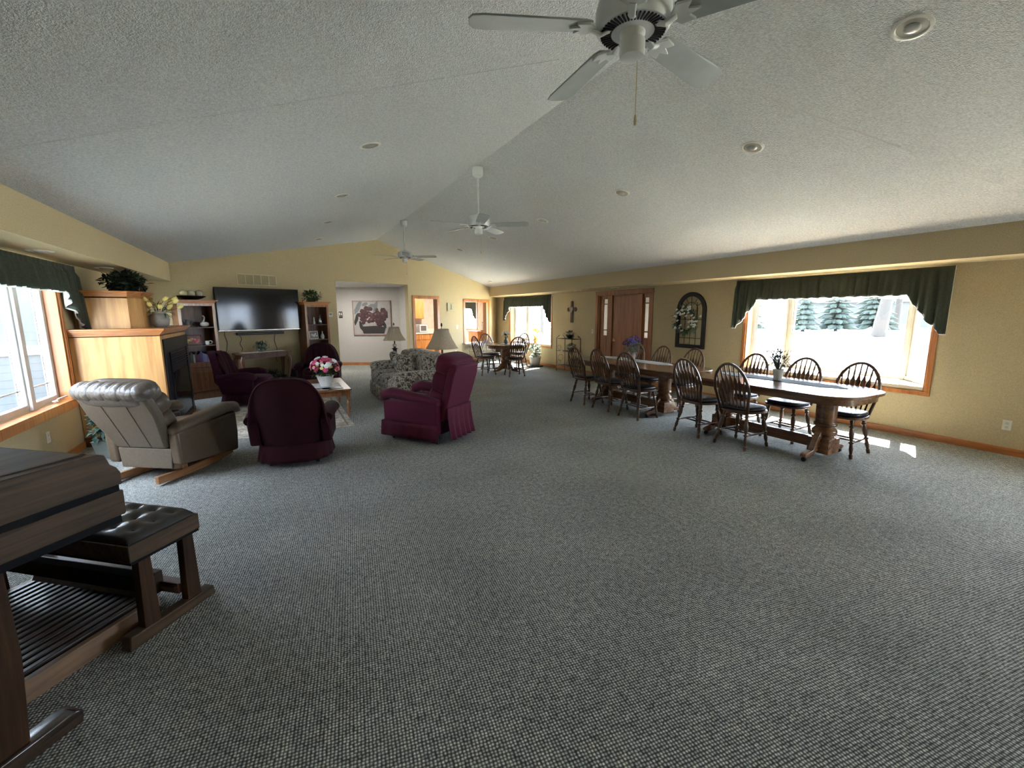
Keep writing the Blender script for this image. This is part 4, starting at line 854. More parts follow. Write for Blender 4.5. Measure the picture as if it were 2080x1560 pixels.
b = MB(); b.lathe([(.03, 0), (.035, .07), (.03, .075)], (-.03, 0, 0), 14); b.tube([(.02+.03*cos(a), 0, .045+.03*sin(a)) for a in [i*pi/5 for i in range(10)]], .008, 8, closed=True)
o = obj('mug', b, CERW); tag(o, 'white mug with a big handle beside the red framed photograph', 'mug', None, wo(.41, .30, 1.0205), WA)
# bowl with decorative balls on the left bookcase
t = wthing('decorative_bowl', 'wooden bowl on top of the left bookcase', 'bowl', .24, .20, 1.863); b = MB(); b.lathe([(.07, 0), (.14, .02), (.235, .065), (.23, .075), (.12, .06), (.02, .06)], n=26, sy=.6); obj('bowl', b, BRONZE, t)
for k, (x, l) in enumerate(((-.09, 'left'), (.0, 'middle'), (.09, 'right'))):
    b = MB(); b.ell((0, 0, 0), (.060, .060, .060)); 
    for a in range(4): q = a*pi/4; b.tube([(.0605*cos(q)*cos(s_), .0605*sin(q)*cos(s_), .0605*sin(s_)) for s_ in [i*pi/8 for i in range(16)]], .003, 4, closed=True)
    o = obj('decorative_ball', b, plain('woven ball %d' % k, (.66-.06*k, .58-.05*k, .38), .7)); p = Vector(wo(.24+x*1.35, .20, 1.985)); tag(o, '%s woven ball in the wooden bowl on the left bookcase' % l, 'ornament', 'balls in the wooden bowl', p)
t = wthing('potted_plant', 'green leafy plant on top of the right bookcase', 'plant', 2.55, .18, 1.863); rnd = random.Random(31); b = MB(); b.lathe([(.06, 0), (.08, .08), (.07, .08)], n=16); obj('pot', b, BRONZE, t)
b = MB(); b.leaves((0, -.03, .13), (.22, .11, .11), 260, .075, .024, rnd); obj('leaves', b, LEAF, t, 0)
for k, (nm, lab, uu, z, m_, prof) in enumerate((('figurine', 'brown figurine at the left of the top shelf of the right bookcase', 2.41, 1.3605, BRONZE, [(.03, 0), (.04, .05), (.025, .12), (.03, .15), (.01, .19)]),
        ('figurine', 'small white angel figurine in the middle of the top shelf of the right bookcase', 2.55, 1.3605, CERW, [(.03, 0), (.028, .04), (.012, .09), (.018, .11), (.01, .135)]),
        ('glass_vase', 'silvery ornament at the right of the top shelf of the right bookcase', 2.70, 1.3605, SILV, [(.03, 0), (.05, .05), (.035, .12), (.012, .15), (.03, .19)]),
        ('figurine', 'white bird figurine on the middle shelf of the right bookcase', 2.73, 1.0205, CERW, [(.03, 0), (.045, .04), (.035, .09), (.015, .12), (.005, .15)]))):
    b = MB(); b.lathe(prof, n=14); b.ell((0, 0, prof[-1][1]+.01), (.016, .016, .018), 1, 8, 6); o = obj(nm, b, m_); tag(o, lab, 'ornament', None, wo(uu, .24, z), WA)

# ---------------------------------------------------------------- television wall
t = wthing('television', 'large black flat television on the far wall', 'television', 1.47, .10, 1.26, radians(-4.4))
b = MB(); b.box(-.80, .80, -.012, .03, 0, .87); obj('bezel', b, BLACK, t, bevel=.004); b = MB(); b.box(-.785, .785, -.016, -.011, .018, .858); obj('screen', b, SCREEN, t)
b = MB(); b.box(-.25, .25, .03, .07, .2, .65); obj('wall_bracket', b, BLKM, t)
b = MB(); b.box(-.80, .80, -.020, -.010, .0, .012); obj('lower_trim', b, SILV, t, bevel=.002)
b = MB(); b.box(-.47, .47, -.05, .03, 0, .055); o = obj('soundbar', b, BLACK, None, bevel=.01); tag(o, 'slim black soundbar just below the television', 'soundbar', None, wp(1.46, .04, 1.165), WA)
for u, z0, z1, l in ((.80, 1.255, .60, 'black cable hanging below the left end of the television'), (1.07, 1.165, .83, 'black cable hanging below the left end of the soundbar'), (1.76, 1.165, .55, 'black cable hanging below the right end of the soundbar')):
    b = MB(); pts = [(.02*sin(k*1.3+u*5), -.012, z0+(z1-z0)*k/8) for k in range(9)]; b.tube(pts, .005, 6); o = obj('power_cable', b, BLACK); tag(o, l, 'cable', None, wp(u, 0, 0), WA)
t = wthing('air_vent', 'white return air grille with five panels above the television', 'vent', 1.505, .002, 2.19)
b = MB(); b.box(-.395, .395, -.012, 0, 0, .018); b.box(-.395, .395, -.012, 0, .212, .23)
for k in range(6): x = -.395+k*(.79-.018)/5; b.box(x, x+.018, -.012, 0, 0, .23)
obj('frame', b, plain('tan white metal', (.62, .55, .38), .5), t, bevel=.002)
b = MB()
for k in range(13): b.box(-.38, .38, -.008, -.002, .022+k*.0145, .029+k*.0145)
obj('louvres', b, plain('grille slats', (.36, .31, .19), .6), t, 0)
# console table
t = wthing('console_table', 'oak console table with curved legs under the television', 'table', 1.36, .30)
b = MB(); b.box(-.52, .52, -.19, .19, .785, .815); obj('table_top', b, SHELFW, t, bevel=.008); b = MB(); b.box(-.46, .46, -.15, .15, .70, .785); obj('apron', b, SHELFW, t)
for x in (-1, 1):
    for y in (-1, 1):
        b = MB(); b.tube([(x*.44, y*.14, .74), (x*.47, y*.16, .66), (x*.46, y*.155, .45), (x*.42, y*.13, .15), (x*.43, y*.14, .05), (x*.46, y*.16, 0)], [.035, .042, .03, .018, .018, .026], 10); obj('leg', b, SHELFW, t)
b = MB(); b.grid(lambda u, v: (-.42+.84*u, -.13+.26*v, .8165+.001*sin(u*60)), 40, 8); o = obj('lace_runner', b, PAPER, None, 60, solid=.002); tag(o, 'white lace runner on the console table', 'table runner', None, wp(1.36, .30), WA)
bouquet('potted_plant', 'small blue green plant in a pale pot on the console table', 'plant', wp(1.34, .30, .818), [(.05, 0), (.075, .05), (.07, .055)], STONE, [], (0, 0, .12), (.14, .12, .08), 200, LEAFB, 17, .055, .012)
t = wthing('potted_plant', 'trailing ivy in a dark basket on the floor under the console table', 'plant', 1.40, .26, 0); rnd = random.Random(41)
b = MB(); b.box(-.24, .24, -.10, .10, 0, .22); obj('basket', b, BRONZE, t, bevel=.02); b = MB(); b.leaves((.05, -.02, .30), (.34, .14, .10), 240, .06, .024, rnd); b.leaves((.33, -.08, .16), (.09, .09, .16), 90, .06, .024, rnd); obj('leaves', b, LEAFD, t, 0)
b = MB(); b.box(-.11, .11, -.14, .14, 0, .40); b.box(-.09, .09, -.148, -.14, .03, .37); o = obj('subwoofer', b, BLACK, None, bevel=.01); tag(o, 'black speaker box on the floor right of the console table', 'speaker', None, wp(2.02, .32), WA)

# ---------------------------------------------------------------- small wall things, far wall
t = wthing('thermostat', 'small white thermostat on the wall right of the right bookcase', 'thermostat', 3.09, .0, 1.575); b = MB(); b.box(-.055, .055, -.028, -.001, -.055, .055); obj('cover', b, WPLATE, t, bevel=.008); b = MB(); b.box(-.03, .03, -.031, -.028, -.01, .03); obj('display', b, GREYP, t)
def plate(name, label, M_, sock=True):
    """M_ = (loc, rz)"""
    t = thing(name, label, 'outlet' if sock else 'light switch', M_[0], M_[1]); b = MB(); b.box(-.037, .037, -.006, -.0005, -.058, .058); obj('cover_plate', b, WPLATE, t, bevel=.003)
    b = MB()
    if sock:
        for z in (-.022, .022): b.box(-.014, .014, -.008, -.006, z-.014, z+.014)
    else: b.box(-.008, .008, -.012, -.006, -.016, .016)
    obj('socket' if sock else 'toggle', b, plain('socket face', (.60, .58, .52), .4), t, bevel=.001)
plate('light_switch', 'white light switch between the kitchen doorway and the serving hatch', (wp(7.37, 0, 1.16), WA), False)
plate('wall_outlet', 'white outlet low on the far wall between the doorway and the hatch', (wp(7.29, 0, .37), WA))
plate('wall_outlet', 'white outlet low on the right wall near the photo edge', ((XR, 1.64, .335), -R90))
plate('wall_outlet', 'white outlet low on the left wall under the window sill', ((XL, 6.12, .35), R90))
plate('light_switch', 'white light switch left of the oak entry door', ((XR, 9.08, 1.12), -R90), False)
t = wthing('wall_plaque', 'small cream plaque with a figure on the far wall beside the kitchen doorway', 'plaque', 7.10, 0, 1.66); b = MB(); b.box(-.15, .15, -.035, -.001, 0, .25); obj('box_frame', b, plain('cream plaque', (.45, .40, .25), .6), t, bevel=.004)
b = MB(); b.box(-.015, .015, -.045, -.035, .06, .18); b.box(-.04, .05, -.043, -.035, .05, .065); b.ell((0, -.04, .19), (.016, .008, .018)); obj('relief_figure', b, plain('plaque relief', (.25, .2, .12), .6), t)

# hall: painting, restroom sign, switch
def hthing(name, label, cat, x, z): p = HP+HD*x+Vector((-.466, -.885, 0))*.002; return thing(name, label, cat, (p.x, p.y, z), HA)
t = hthing('painting', 'large framed painting of dark red flowers on the grey hall wall', 'painting', .565, .93)
b = MB(); w, h = 1.18, 1.06
for (a0, a1, c0, c1) in ((-w/2, w/2, 0, .025), (-w/2, w/2, h-.025, h), (-w/2, -w/2+.025, 0, h), (w/2-.025, w/2, 0, h)): b.box(a0, a1, -.035, 0, c0, c1)
obj('frame', b, plain('rose gold frame', (.30, .19, .15), .4), t, bevel=.003)
b = MB(); b.box(-w/2+.02, w/2-.02, -.022, -.01, .02, h-.02); rnd = random.Random(77)
cv = [plain('canvas ground', (.36, .34, .33), .7), plain('painted maroon', (.045, .013, .015), .6), plain('painted plum', (.062, .022, .025), .6), plain('painted rose', (.15, .075, .075), .6), plain('painted dark leaf', (.022, .026, .022), .6), plain('painted grey leaf', (.16, .18, .19), .6), plain('painted basket', (.030, .022, .022), .6)]
def blob(x, z, rx, rz_, c, k, rot=0, n=12):
    b.cur = c; pts = []
    for i in range(n): a = 2*pi*i/n; rr = 1+.12*sin(a*5+x*9); px, pz = cos(a)*rx*rr, sin(a)*rz_*rr; pts.append((x+px*cos(rot)-pz*sin(rot), z+px*sin(rot)+pz*cos(rot)))
    b.prism(pts, -.0222-.00010*k, -.02, 'y')
k = 0
for (x, z, rx, rz_, rot) in ((-.42, .85, .07, .22, -.5), (.12, .85, .06, .2, -.3), (-.48, .5, .05, .2, -.3), (.36, .35, .05, .14, .5), (.0, .9, .1, .06, .3), (-.2, .95, .1, .05, .4), (-.35, .3, .05, .15, .2)):
    blob(x, z, rx, rz_, 4 if rx < .06 else 5, k, rot); k += 1
b.cur = 6; b.prism([(-.36, .27), (-.28, .05), (.36, .05), (.42, .25), (.1, .29)], -.0232, -.02, 'y'); k = 20
for i in range(22): x = -.30+i*.03; b.cur = 4; b.prism([(x, .08), (x+.008, .08), (x+.03*rnd.uniform(-1, 1), .40)], -.0238, -.02, 'y')
for i in range(64):
    a = rnd.random()*6.28; q = sqrt(rnd.random()); x = .03+cos(a)*q*.44; z = .62+sin(a)*q*.26+.06*cos(x*12); s_ = rnd.uniform(.05, .088); blob(x, z, s_, s_*.9, 1 if i % 3 else 2, 30+i*2); blob(x+.01, z+.01, s_*.45, s_*.4, 2 if i % 4 else 3, 31+i*2)
for i in range(8): blob(rnd.uniform(-.3, .4), rnd.uniform(.4, .8), .025, .02, 3, 130+i)
obj('canvas', b, cv, t, 0)
t = hthing('restroom_sign', 'black restroom sign with white man and woman figures on the hall wall', 'sign', -.405, 1.46)
b = MB(); b.box(-.058, .058, -.006, 0, 0, .20); obj('plaque', b, BLACK, t, bevel=.004)
b = MB()
for x in (-.026, .026):
    b.ell((x, -.008, .170), (.009, .002, .009), 1, 10, 6)
    if x > 0: b.prism([(x-.008, .158), (x+.008, .158), (x+.02, .105), (x+.007, .105), (x+.007, .075), (x-.007, .075), (x-.007, .105), (x-.02, .105)], -.009, -.006, 'y')
    else: b.prism([(x-.016, .158), (x+.016, .158), (x+.016, .115), (x+.010, .115), (x+.009, .075), (x-.009, .075), (x-.010, .115), (x-.016, .115)], -.009, -.006, 'y')
obj('pictogram', b, WHT, t, 0)
tc = bpy.data.curves.new('sign_text', 'FONT'); tc.body = 'RESTROOM'; tc.size = .018; tc.align_x = 'CENTER'; tc.extrude = .001; _to = bpy.data.objects.new('tmp', tc); COL.objects.link(_to); bpy.context.view_layer.update(); _me = bpy.data.meshes.new_from_object(_to); bpy.data.objects.remove(_to); to = bpy.data.objects.new('lettering', _me); COL.objects.link(to); to.parent = t; to.location = (0, -.007, .035); to.rotation_euler = (R90, 0, 0); _me.materials.clear(); _me.materials.append(WHT)
# ---------------------------------------------------------------- kitchen contents
t = thing('upper_cabinet', 'orange oak upper cabinet seen through the kitchen doorway', 'cabinet', (4.2, 15.56, 1.40)); b = MB(); b.box(-.6, .46, 0, .32, 0, .74); obj('body', b, OAK, t)
for (x0, x1) in ((-.59, -.27), (-.26, .09), (.10, .45)): b = MB(); b.box(x0, x1, -.02, 0, .02, .72); dr = obj('cabinet_door', b, OAK, t, bevel=.004); b = MB(); b.box(x0+.05, x1-.05, -.026, -.02, .07, .67); obj('raised_panel', b, OAK, dr, bevel=.005)
t = thing('base_cabinet', 'orange oak base cabinets seen through the kitchen doorway', 'cabinet', (4.3, 15.30, 0)); b = MB(); b.box(-.8, .8, 0, .58, .0, .88); obj('body', b, OAK, t)
for k in range(5):
    x = -.78+k*.315; b = MB(); b.box(x, x+.295, -.02, 0, .10, .64); obj('cabinet_door', b, OAK, t, bevel=.004); b = MB(); b.box(x, x+.295, -.02, 0, .68, .85); obj('drawer', b, OAK, t, bevel=.004)
b = MB(); b.box(3.48, 5.10, 15.26, 15.89, .882, .92); b.box(3.48, 5.10, 15.86, 15.89, .92, 1.04); o = obj('worktop', b, plain('pale worktop', (.72, .64, .56), .3), None, bevel=.004); tag(o, 'pale worktop on the kitchen base cabinets', 'worktop')
t = thing('microwave', 'silver microwave on the kitchen worktop', 'microwave', (4.48, 15.42, .9205)); b = MB(); b.box(-.27, .25, 0, .34, .01, .29); obj('body', b, MIRR, t, bevel=.01); b = MB(); b.box(-.04, .24, -.012, 0, .02, .28); obj('door', b, WHITE, t, bevel=.006); b = MB(); b.box(.0, .20, -.016, -.012, .06, .24); obj('door_window', b, plain('dark mesh', (.1, .09, .09), .3), t)
t = thing('paper_towel_holder', 'white paper towel roll on a black stand in the kitchen behind the hatch', 'holder', (6.95, 15.6, .92)); b = MB(); b.lathe([(.07, 0), (.07, .02), (.01, .025), (.01, .34)], n=16); obj('stand', b, BLACK, t); b = MB(); b.lathe([(.055, .03), (.055, .30)], n=18); obj('paper_roll', b, PAPER, t)
b = MB(); b.box(6.55, 7.13, 15.2, 16.2, .88, .92); b.box(6.6, 7.13, 15.25, 16.15, 0, .88); o = obj('counter_unit', b, OAK, None, bevel=.004); tag(o, 'oak counter behind the serving hatch', 'cabinet')
# cart under the hatch
t = wthing('serving_cart', 'chrome wire cart with a white top under the serving hatch', 'cart', 8.22, .30, 0)
for x in (-.42, .42):
    for y in (-.20, .20): b = MB(); b.tube([(x, y, .05), (x, y, .56)], .010, 8); lg = obj('leg', b, SILV, t); b = MB(); b.tube([(x-.012, y, .024), (x+.012, y, .024)], .024, 12); b.box(x-.008, x+.008, y-.006, y+.006, .03, .055); obj('caster', b, BLACK, lg)
for z in (.13, .34): b = MB(); b.box(-.42, .42, -.20, .20, z, z+.012); obj('shelf', b, SILV, t)
b = MB(); b.box(-.45, .45, -.22, .22, .56, .585); obj('cart_top', b, WHITE, t, bevel=.006)

# ---------------------------------------------------------------- right wall things
t = thing('plant_stand', 'black wire shelf stand with plants by the right wall', 'plant stand', (6.94, 9.86, 0), -R90)   # local x = -Y, -y = room side
for (x0) in (-.36, .36):
    for y in (-.14, .14): b = MB(); b.tube([(x0, y, 0), (x0, y, .92), (x0*.95, y*.4, .985)], .008, 6); obj('leg', b, BLKM, t)
    b = MB()
    for z in (.16, .56, .90): b.tube([(x0, -.14, z), (x0, .14, z)], .005, 6)
    b.tube([(x0+.001, .09*cos(a), .36+.09*sin(a)) for a in [i*pi/6 for i in range(12)]], .004, 5, closed=True); obj('side_scroll', b, BLKM, t)
for z in (.16, .56, .90):
    b = MB()
    for y in (-.14, -.07, 0, .07, .14): b.tube([(-.36, y, z), (.36, y, z)], .005, 5)
    for x in (-.14, .14): b.tube([(x, -.14, z), (x, .14, z)], .004, 5)
    obj('wire_shelf', b, BLKM, t)
b = MB()
for z in (.16, .56):
    for x in (-.22, .22): b.tube([(x+.10*cos(a)*(1-a/14), -.142, z+.09+.09*sin(a)*(1-a/14)) for a in [i*.5 for i in range(16)]], .004, 5)
obj('front_scroll', b, BLKM, t)
for (x, y, z, l, m_, sd) in ((6.94, 9.80, .907, 'dark potted plant on the top shelf of the wire stand', LEAFG, 1), (6.94, 9.72, .567, 'small plant on the middle shelf of the wire stand', LEAFG, 2)):
    bouquet('potted_plant', l, 'plant', (x, y, z), [(.06, 0), (.11, .09), (.10, .10), (.05, .08)], BLACK, [], (0, 0, .14), (.13, .18, .06), 130, m_, 50+sd, .05, .012)
t = thing('wall_cross', 'dark wooden wall cross with a pale heart on the right wall', 'cross', (XR-.002, 9.975, 1.33), -R90)
b = MB(); b.prism([(-.05, 0), (.05, 0), (.045, .40), (.04, .56), (-.04, .56), (-.045, .40)], -.03, 0, 'y'); b.ell((0, -.015, .53), (.06, .015, .055)); 
for s_ in (-1, 1): b.prism([(0, .33), (s_*.17, .30), (s_*.19, .35), (s_*.17, .41), (0, .39)][::s_], -.028, 0, 'y'); b.ell((s_*.175, -.014, .355), (.045, .014, .055))
obj('cross', b, plain('dark carved wood', (.075, .045, .03), .5, bs=(30, .4, .004)), t, bevel=.004)
b = MB(); ht = [(.085*sin(a)**3, .36+.006*(13*cos(a)-5*cos(2*a)-2*cos(3*a)-cos(4*a))) for a in [2*pi*i/28 for i in range(28)]]; b.prism(ht, -.045, -.028, 'y'); obj('heart', b, plain('pale heart', (.42, .36, .28), .6), t, bevel=.004)
# arched frame with wreath
t = thing('arched_frame', 'black arched window frame decoration on the right wall', 'wall decoration', (XR-.002, 6.02, .90), -R90)
def arch(r, zb, n=24, w=None): return [(-r, zb)]+[(r*cos(pi-pi*i/n), .74+r*sin(pi-pi*i/n)) for i in range(n+1)]+[(r, zb)]
b = MB(); o1 = arch(.345, 0); o2 = arch(.262, .075); n = len(o1)
vs = [(p[0], y, p[1]) for y in (-.03, 0) for p in o1+o2]; fs = []
for i in range(n):
    j = (i+1) % n; N2 = 2*n
    fs += [(i, j, n+j, n+i), (N2+i, N2+n+i, N2+n+j, N2+j), (i, N2+i, N2+j, j), (n+i, n+j, N2+n+j, N2+n+i)]
b.add(vs, fs); obj('frame', b, BLACK, t, 30, bevel=.003)
b = MB(); 
for x in (-.13, 0, .13): b.tube([(x, -.015, .07), (x, -.015, .74+(.15 if x else .0))], .006, 6)
b.tube([(0, -.015, .70), (0, -.015, .92)], .006, 6)
for z in (.20, .56): b.tube([(-.265, -.015, z), (.265, -.015, z)], .006, 6)
b.tube([(-.15, -.015, .56)]+[(.15*cos(pi-pi*i/14), -.015, .74+.15*sin(pi-pi*i/14)) for i in range(15)]+[(.15, -.015, .56)], .006, 6)
for k in range(1, 6): a = pi*k/6; b.tube([(.15*cos(a), -.015, .74+.15*sin(a)), (.265*cos(a), -.015, .74+.265*sin(a))], .006, 6)
obj('muntin_bars', b, BRONZE, t)
t = thing('wreath', 'wreath of green leaves and white blossoms hanging on the arched frame', 'wreath', (XR-.055, 6.09, 1.44), -R90); rnd = random.Random(61)
b = MB(); b.tube([(.20*cos(a), 0, .20*sin(a)) for a in [i*pi/16 for i in range(32)]], .014, 6, closed=True); obj('twig_ring', b, BARK, t)
b = MB(); c = MB()
for k in range(280):
    a = rnd.random()*6.28; r = .20+rnd.gauss(0, .04); b.leaf((r*cos(a), rnd.uniform(-.05, .01), r*sin(a)), (cos(a+rnd.uniform(-1.2, 1.2)), rnd.uniform(-.6, 0), sin(a+rnd.uniform(-1.2, 1.2))), .085, .016)
for k in range(40):
    a = rnd.random()*6.28; r = .21+rnd.gauss(0, .055); c.ell((r*cos(a), -.05-rnd.random()*.03, r*sin(a)), (.020, .014, .016), 1, 8, 5); c.ell((r*cos(a)+.018, -.06, r*sin(a)+.01), (.014, .012, .020), 1, 8, 5)
obj('leaves', b, LEAFS, t, 0); obj('blossoms', c, WHT, t, 60)
# window plants
bouquet('potted_plant', 'yellow leaved plant in an orange pot on the far window sill', 'plant', (7.22, 12.05, .658), [(.05, 0), (.075, .12), (.08, .125), (.07, .12)], TERR, [], (0, 0, .27), (.16, .16, .14), 110, LEAFY, 71, .12, .03)
t = bouquet('potted_plant', 'bushy green plant in a galvanised tub on the floor under the far window', 'plant', (6.78, 11.35, .03), [(.13, 0), (.18, .24), (.19, .26), (.17, .255), (.1, .22)], CONC, [], (0, 0, .42), (.17, .17, .20), 160, LEAFS, 73, .12, .03)
b = MB(); b.lathe([(.25, 0), (.25, .028)], n=24); o = obj('plant_mat', b, BLACK); tag(o, 'dark round mat under the galvanised plant tub', 'mat', None, (6.78, 11.35, .001))
bouquet('potted_plant', 'spiky plant in a brick coloured pot outside the big window', 'plant', (8.6, 4.35, -.05), [(.2, -.27), (.26, .15), (.27, .2), (.2, .18)], TERR, [], (0, 0, .42), (.22, .22, .16), 60, LEAFS, 75, .25, .02)

# ---------------------------------------------------------------- ceiling fans
def make_fan(rod, start):
    t = thing('ceiling_fan', '', 'ceiling fan')        # origin at blade height
    b = MB(); b.lathe([(.035, rod+.02), (.065, rod+.045), (.07, rod+.075), (.07, rod+.14), (.03, rod+.15)], n=24); obj('canopy', b, FANW, t)
    b = MB(); b.lathe([(.012, .11), (.012, rod+.05)], n=12); obj('downrod', b, FANW, t)
    b = MB(); b.lathe([(.05, -.02), (.135, -.015), (.148, .0), (.150, .055), (.140, .09), (.10, .115), (.03, .13), (.02, .15)], n=40); mo = obj('motor_housing', b, FANW, t)
    b = MB()
    for k in range(48): a = 2*pi*k/48; b.box(.085, .128, -.003, .003, -.022, -.016, Matrix.Rotation(a, 4, 'Z'))
    obj('vent_slots', b, BLACK, mo, 0)
    b = MB(); b.lathe([(.03, -.115), (.048, -.11), (.052, -.09), (.050, -.05), (.04, -.045), (.05, -.03), (.05, -.015)], n=24); obj('switch_cup', b, FANW, t)
    for k in range(5):
        a = radians(start+72*k); R = Matrix.Rotation(a, 4, 'Z') @ Matrix.Rotation(radians(-11), 4, 'X')
        b = MB(); b.prism([(.17, -.045), (.20, -.058), (.60, -.072), (.645, -.062), (.66, -.03), (.66, .03), (.645, .062), (.60, .072), (.20, .058), (.17, .045)], -.004, .004, 'z', R); obj('blade', b, FANB, t, 30, bevel=.003)
        b = MB(); b.tube([(.09, 0, -.012), (.13, 0, -.03), (.17, .0, -.012)], [(.008, .016)]*3, 8, R); b.prism([(.15, -.012), (.18, -.05), (.235, -.045), (.215, -.015), (.26, 0), (.215, .015), (.235, .045), (.18, .05), (.15, .012)], -.014, -.004, 'z', R); obj('blade_iron', b, FANW, t, 30, bevel=.002)
    b = MB(); b.tube([(.03, 0, -.1), (.03, 0, -.32)], .0015, 5); b.lathe([(.004, -.36), (.006, -.345), (.004, -.32)], (.03, 0, 0), 8); obj('pull_chain', b, BRASS, t)
    return t
f = make_fan(.57, -35); f.location = (2.44, 5.55, 2.74); f['label'] = 'white ceiling fan on a long downrod in the middle of the ridge'; f['group'] = 'white five blade ceiling fans'
f = make_fan(.57, -31); f.location = (2.44, 9.35, 2.755); f['label'] = 'white ceiling fan farthest away, in front of the gable wall'; f['group'] = 'white five blade ceiling fans'
f = make_fan(.345, 12); f.location = (1.36, 1.52, 2.735); f['label'] = 'large white ceiling fan at the top of the photo, nearest the camera'; f['group'] = 'white five blade ceiling fans'

# ---------------------------------------------------------------- recessed ceiling lights
def zc(x): return 2.535+(3.49-2.535)*(x-XBL)/(2.437-XBL) if x < 2.437 else 3.49+(2.471-3.49)*(x-2.437)/(6.5-2.437)
def make_downlight():
    t = thing('recessed_light', '', 'ceiling light')
    b = MB(); b.lathe([(.098, -.004), (.100, -.001), (.078, -.008), (.072, -.004)], n=32)
    b = MB(); n = 32; pr = [(.100, 0), (.098, -.006), (.082, -.010), (.076, -.004), (.074, 0)]; vs = [(r*cos(2*pi*j/n), r*sin(2*pi*j/n), z) for r, z in pr for j in range(n)]
    b.add(vs, [(i*n+j, i*n+(j+1) % n, (i+1)*n+(j+1) % n, (i+1)*n+j) for i in range(4) for j in range(n)]); obj('trim_ring', b, WPLATE, t, 50)
    b = MB(); b.lathe([(.0745, -.0045), (.072, -.003)], n=32); obj('baffle', b, plain('baffle cream', (.34, .32, .27), .5), t)
    b = MB(); b.ell((0.0, 0, -.008), (.042, .042, .012), 1, 20, 8); obj('bulb', b, plain('lamp face', (.42, .41, .38), .15), t)
    return t
dl = make_downlight(); first = True
ord_ = ['nearest', 'second', 'third', 'fourth', 'fifth', 'farthest']
def put_light(x, y, z, ax, label, grp):
    global first
    if first: o = dl; first = False; o['label'] = label; o['group'] = grp
    else: o = dup(dl, (0, 0, 0), 0, label, grp)
    o.location = (x, y, z); o.rotation_euler = (0, ax, 0)
sr = math.atan2(3.49-2.471, 6.5-2.437); sl_ = -math.atan2(3.49-2.535, 2.437-XBL)
GR = 'recessed lights in the right ceiling slope'; GL = 'recessed lights in the left ceiling slope'
put_light(3.42, 1.44, zc(3.42)-.001, sr, 'recessed light in the top right corner of the photo, near the closest fan', GR)
for i, y in enumerate((2.80, 4.55, 6.45, 8.35, 10.20)): put_light(3.99, y, zc(3.99)-.001, sr, 'recessed light on the right slope, %s of the long row' % ord_[i if i < 4 else 5], GR)
for i, y in enumerate((4.45, 6.40, 8.30, 10.20)): put_light(.88, y, zc(.88)-.001, sl_, 'recessed light on the left slope, %s of the row' % ord_[i if i < 3 else 5], GL)
for i, (y, w_) in enumerate(((5.9, 'above the left window valance'), (7.65, 'above the gap between window and fireplace'))): put_light(-1.94, y, 2.199, 0, 'recessed light under the left soffit %s' % w_, 'recessed lights under the soffits')
for i, (y, w_) in enumerate(((7.9, 'above the oak entry door'), (9.3, 'left of the oak entry door'))): put_light(6.82, y, 2.154, 0, 'recessed light under the right soffit %s' % w_, 'recessed lights under the soffits')
b = MB(); b.lathe([(.05, -.03), (.06, -.025), (.06, 0)], n=20); b.ell((0, .0, -.035), (.02, .02, .015), 1, 10, 6); o = obj('smoke_detector', b, WPLATE); tag(o, 'small white detector on the right slope near the far wall', 'detector', None, (6.05, 12.9, zc(6.05)-.001)); o.rotation_euler = (0, sr, 0)

# ---------------------------------------------------------------- organ, pedalboard and bench (bottom left)
OR = radians(-40); OD = Vector((.643, .766, 0)); ON = Vector((.766, -.643, 0))
def op(s_, off, z=0): p = OD*s_+ON*off; return (p.x, p.y, z)
t = thing('organ', 'dark walnut electronic organ seen from its end at the left photo edge', 'organ', op(.9, -2.0), OR)   # local y = towards the bench, x<0 away
cheek = [(-.22, .745), (.47, .745), (.49, .765), (.49, .865), (.475, .868), (.475, .885), (.49, .888), (.49, .94), (.478, .965), (.455, .985), (.447, 1.01), (.44, 1.03), (.415, 1.04), (-.22, 1.045)]
for nm, x0_, x1_ in (('end_panel', -.05, 0), ('end_panel', -1.38, -1.33)):
    b = MB(); b.prism([(-.22, .755), (.485, .755), (.49, .765), (.49, .862), (-.22, .862)], x0_, x1_, 'x'); b.prism([(-.22, .888), (.49, .888), (.49, .94), (.478, .965), (.455, .985), (.447, 1.01), (.44, 1.03), (.415, 1.04), (-.22, 1.045)], x0_, x1_, 'x'); e = obj(nm, b, ORGW, t, bevel=.004)
    b = MB(); b.prism([(-.22, .86), (.478, .86), (.478, .89), (-.22, .89)], x0_+.004, x1_-.004, 'x'); b.prism([(-.22, .725), (.47, .725), (.47, .757), (-.22, .757)], x0_+.004, x1_-.004, 'x'); obj('black_inlay', b, BLACKR, e)
b = MB(); b.box(-1.33, -.05, -.22, .40, 1.02, 1.045); b.prism([(.40, 1.02), (.40, 1.045), (.43, 1.03), (.43, .99), (.40, .98)], -1.33, -.05, 'x'); obj('lid', b, ORGW, t, bevel=.004)
b = MB(); b.box(-1.33, -.05, -.20, .47, .735, .765); b.box(-1.33, -.05, .30, .34, .765, 1.0); obj('key_bed', b, BLACKR, t)
for kz, ky in ((.80, .34), (.87, .22)):
    b = MB()
    for i in range(43):
        x = -1.29+i*.0285; b.box(x, x+.0265, ky, ky+.13, kz-.02, kz)
    kb = obj('keyboard', b, WHITE, t, 0); b = MB()
    for i in range(42):
        if i % 7 not in (2, 6): x = -1.29+i*.0285+.019; b.box(x, x+.014, ky, ky+.085, kz, kz+.01)
    obj('black_keys', b, BLACK, kb, 0)
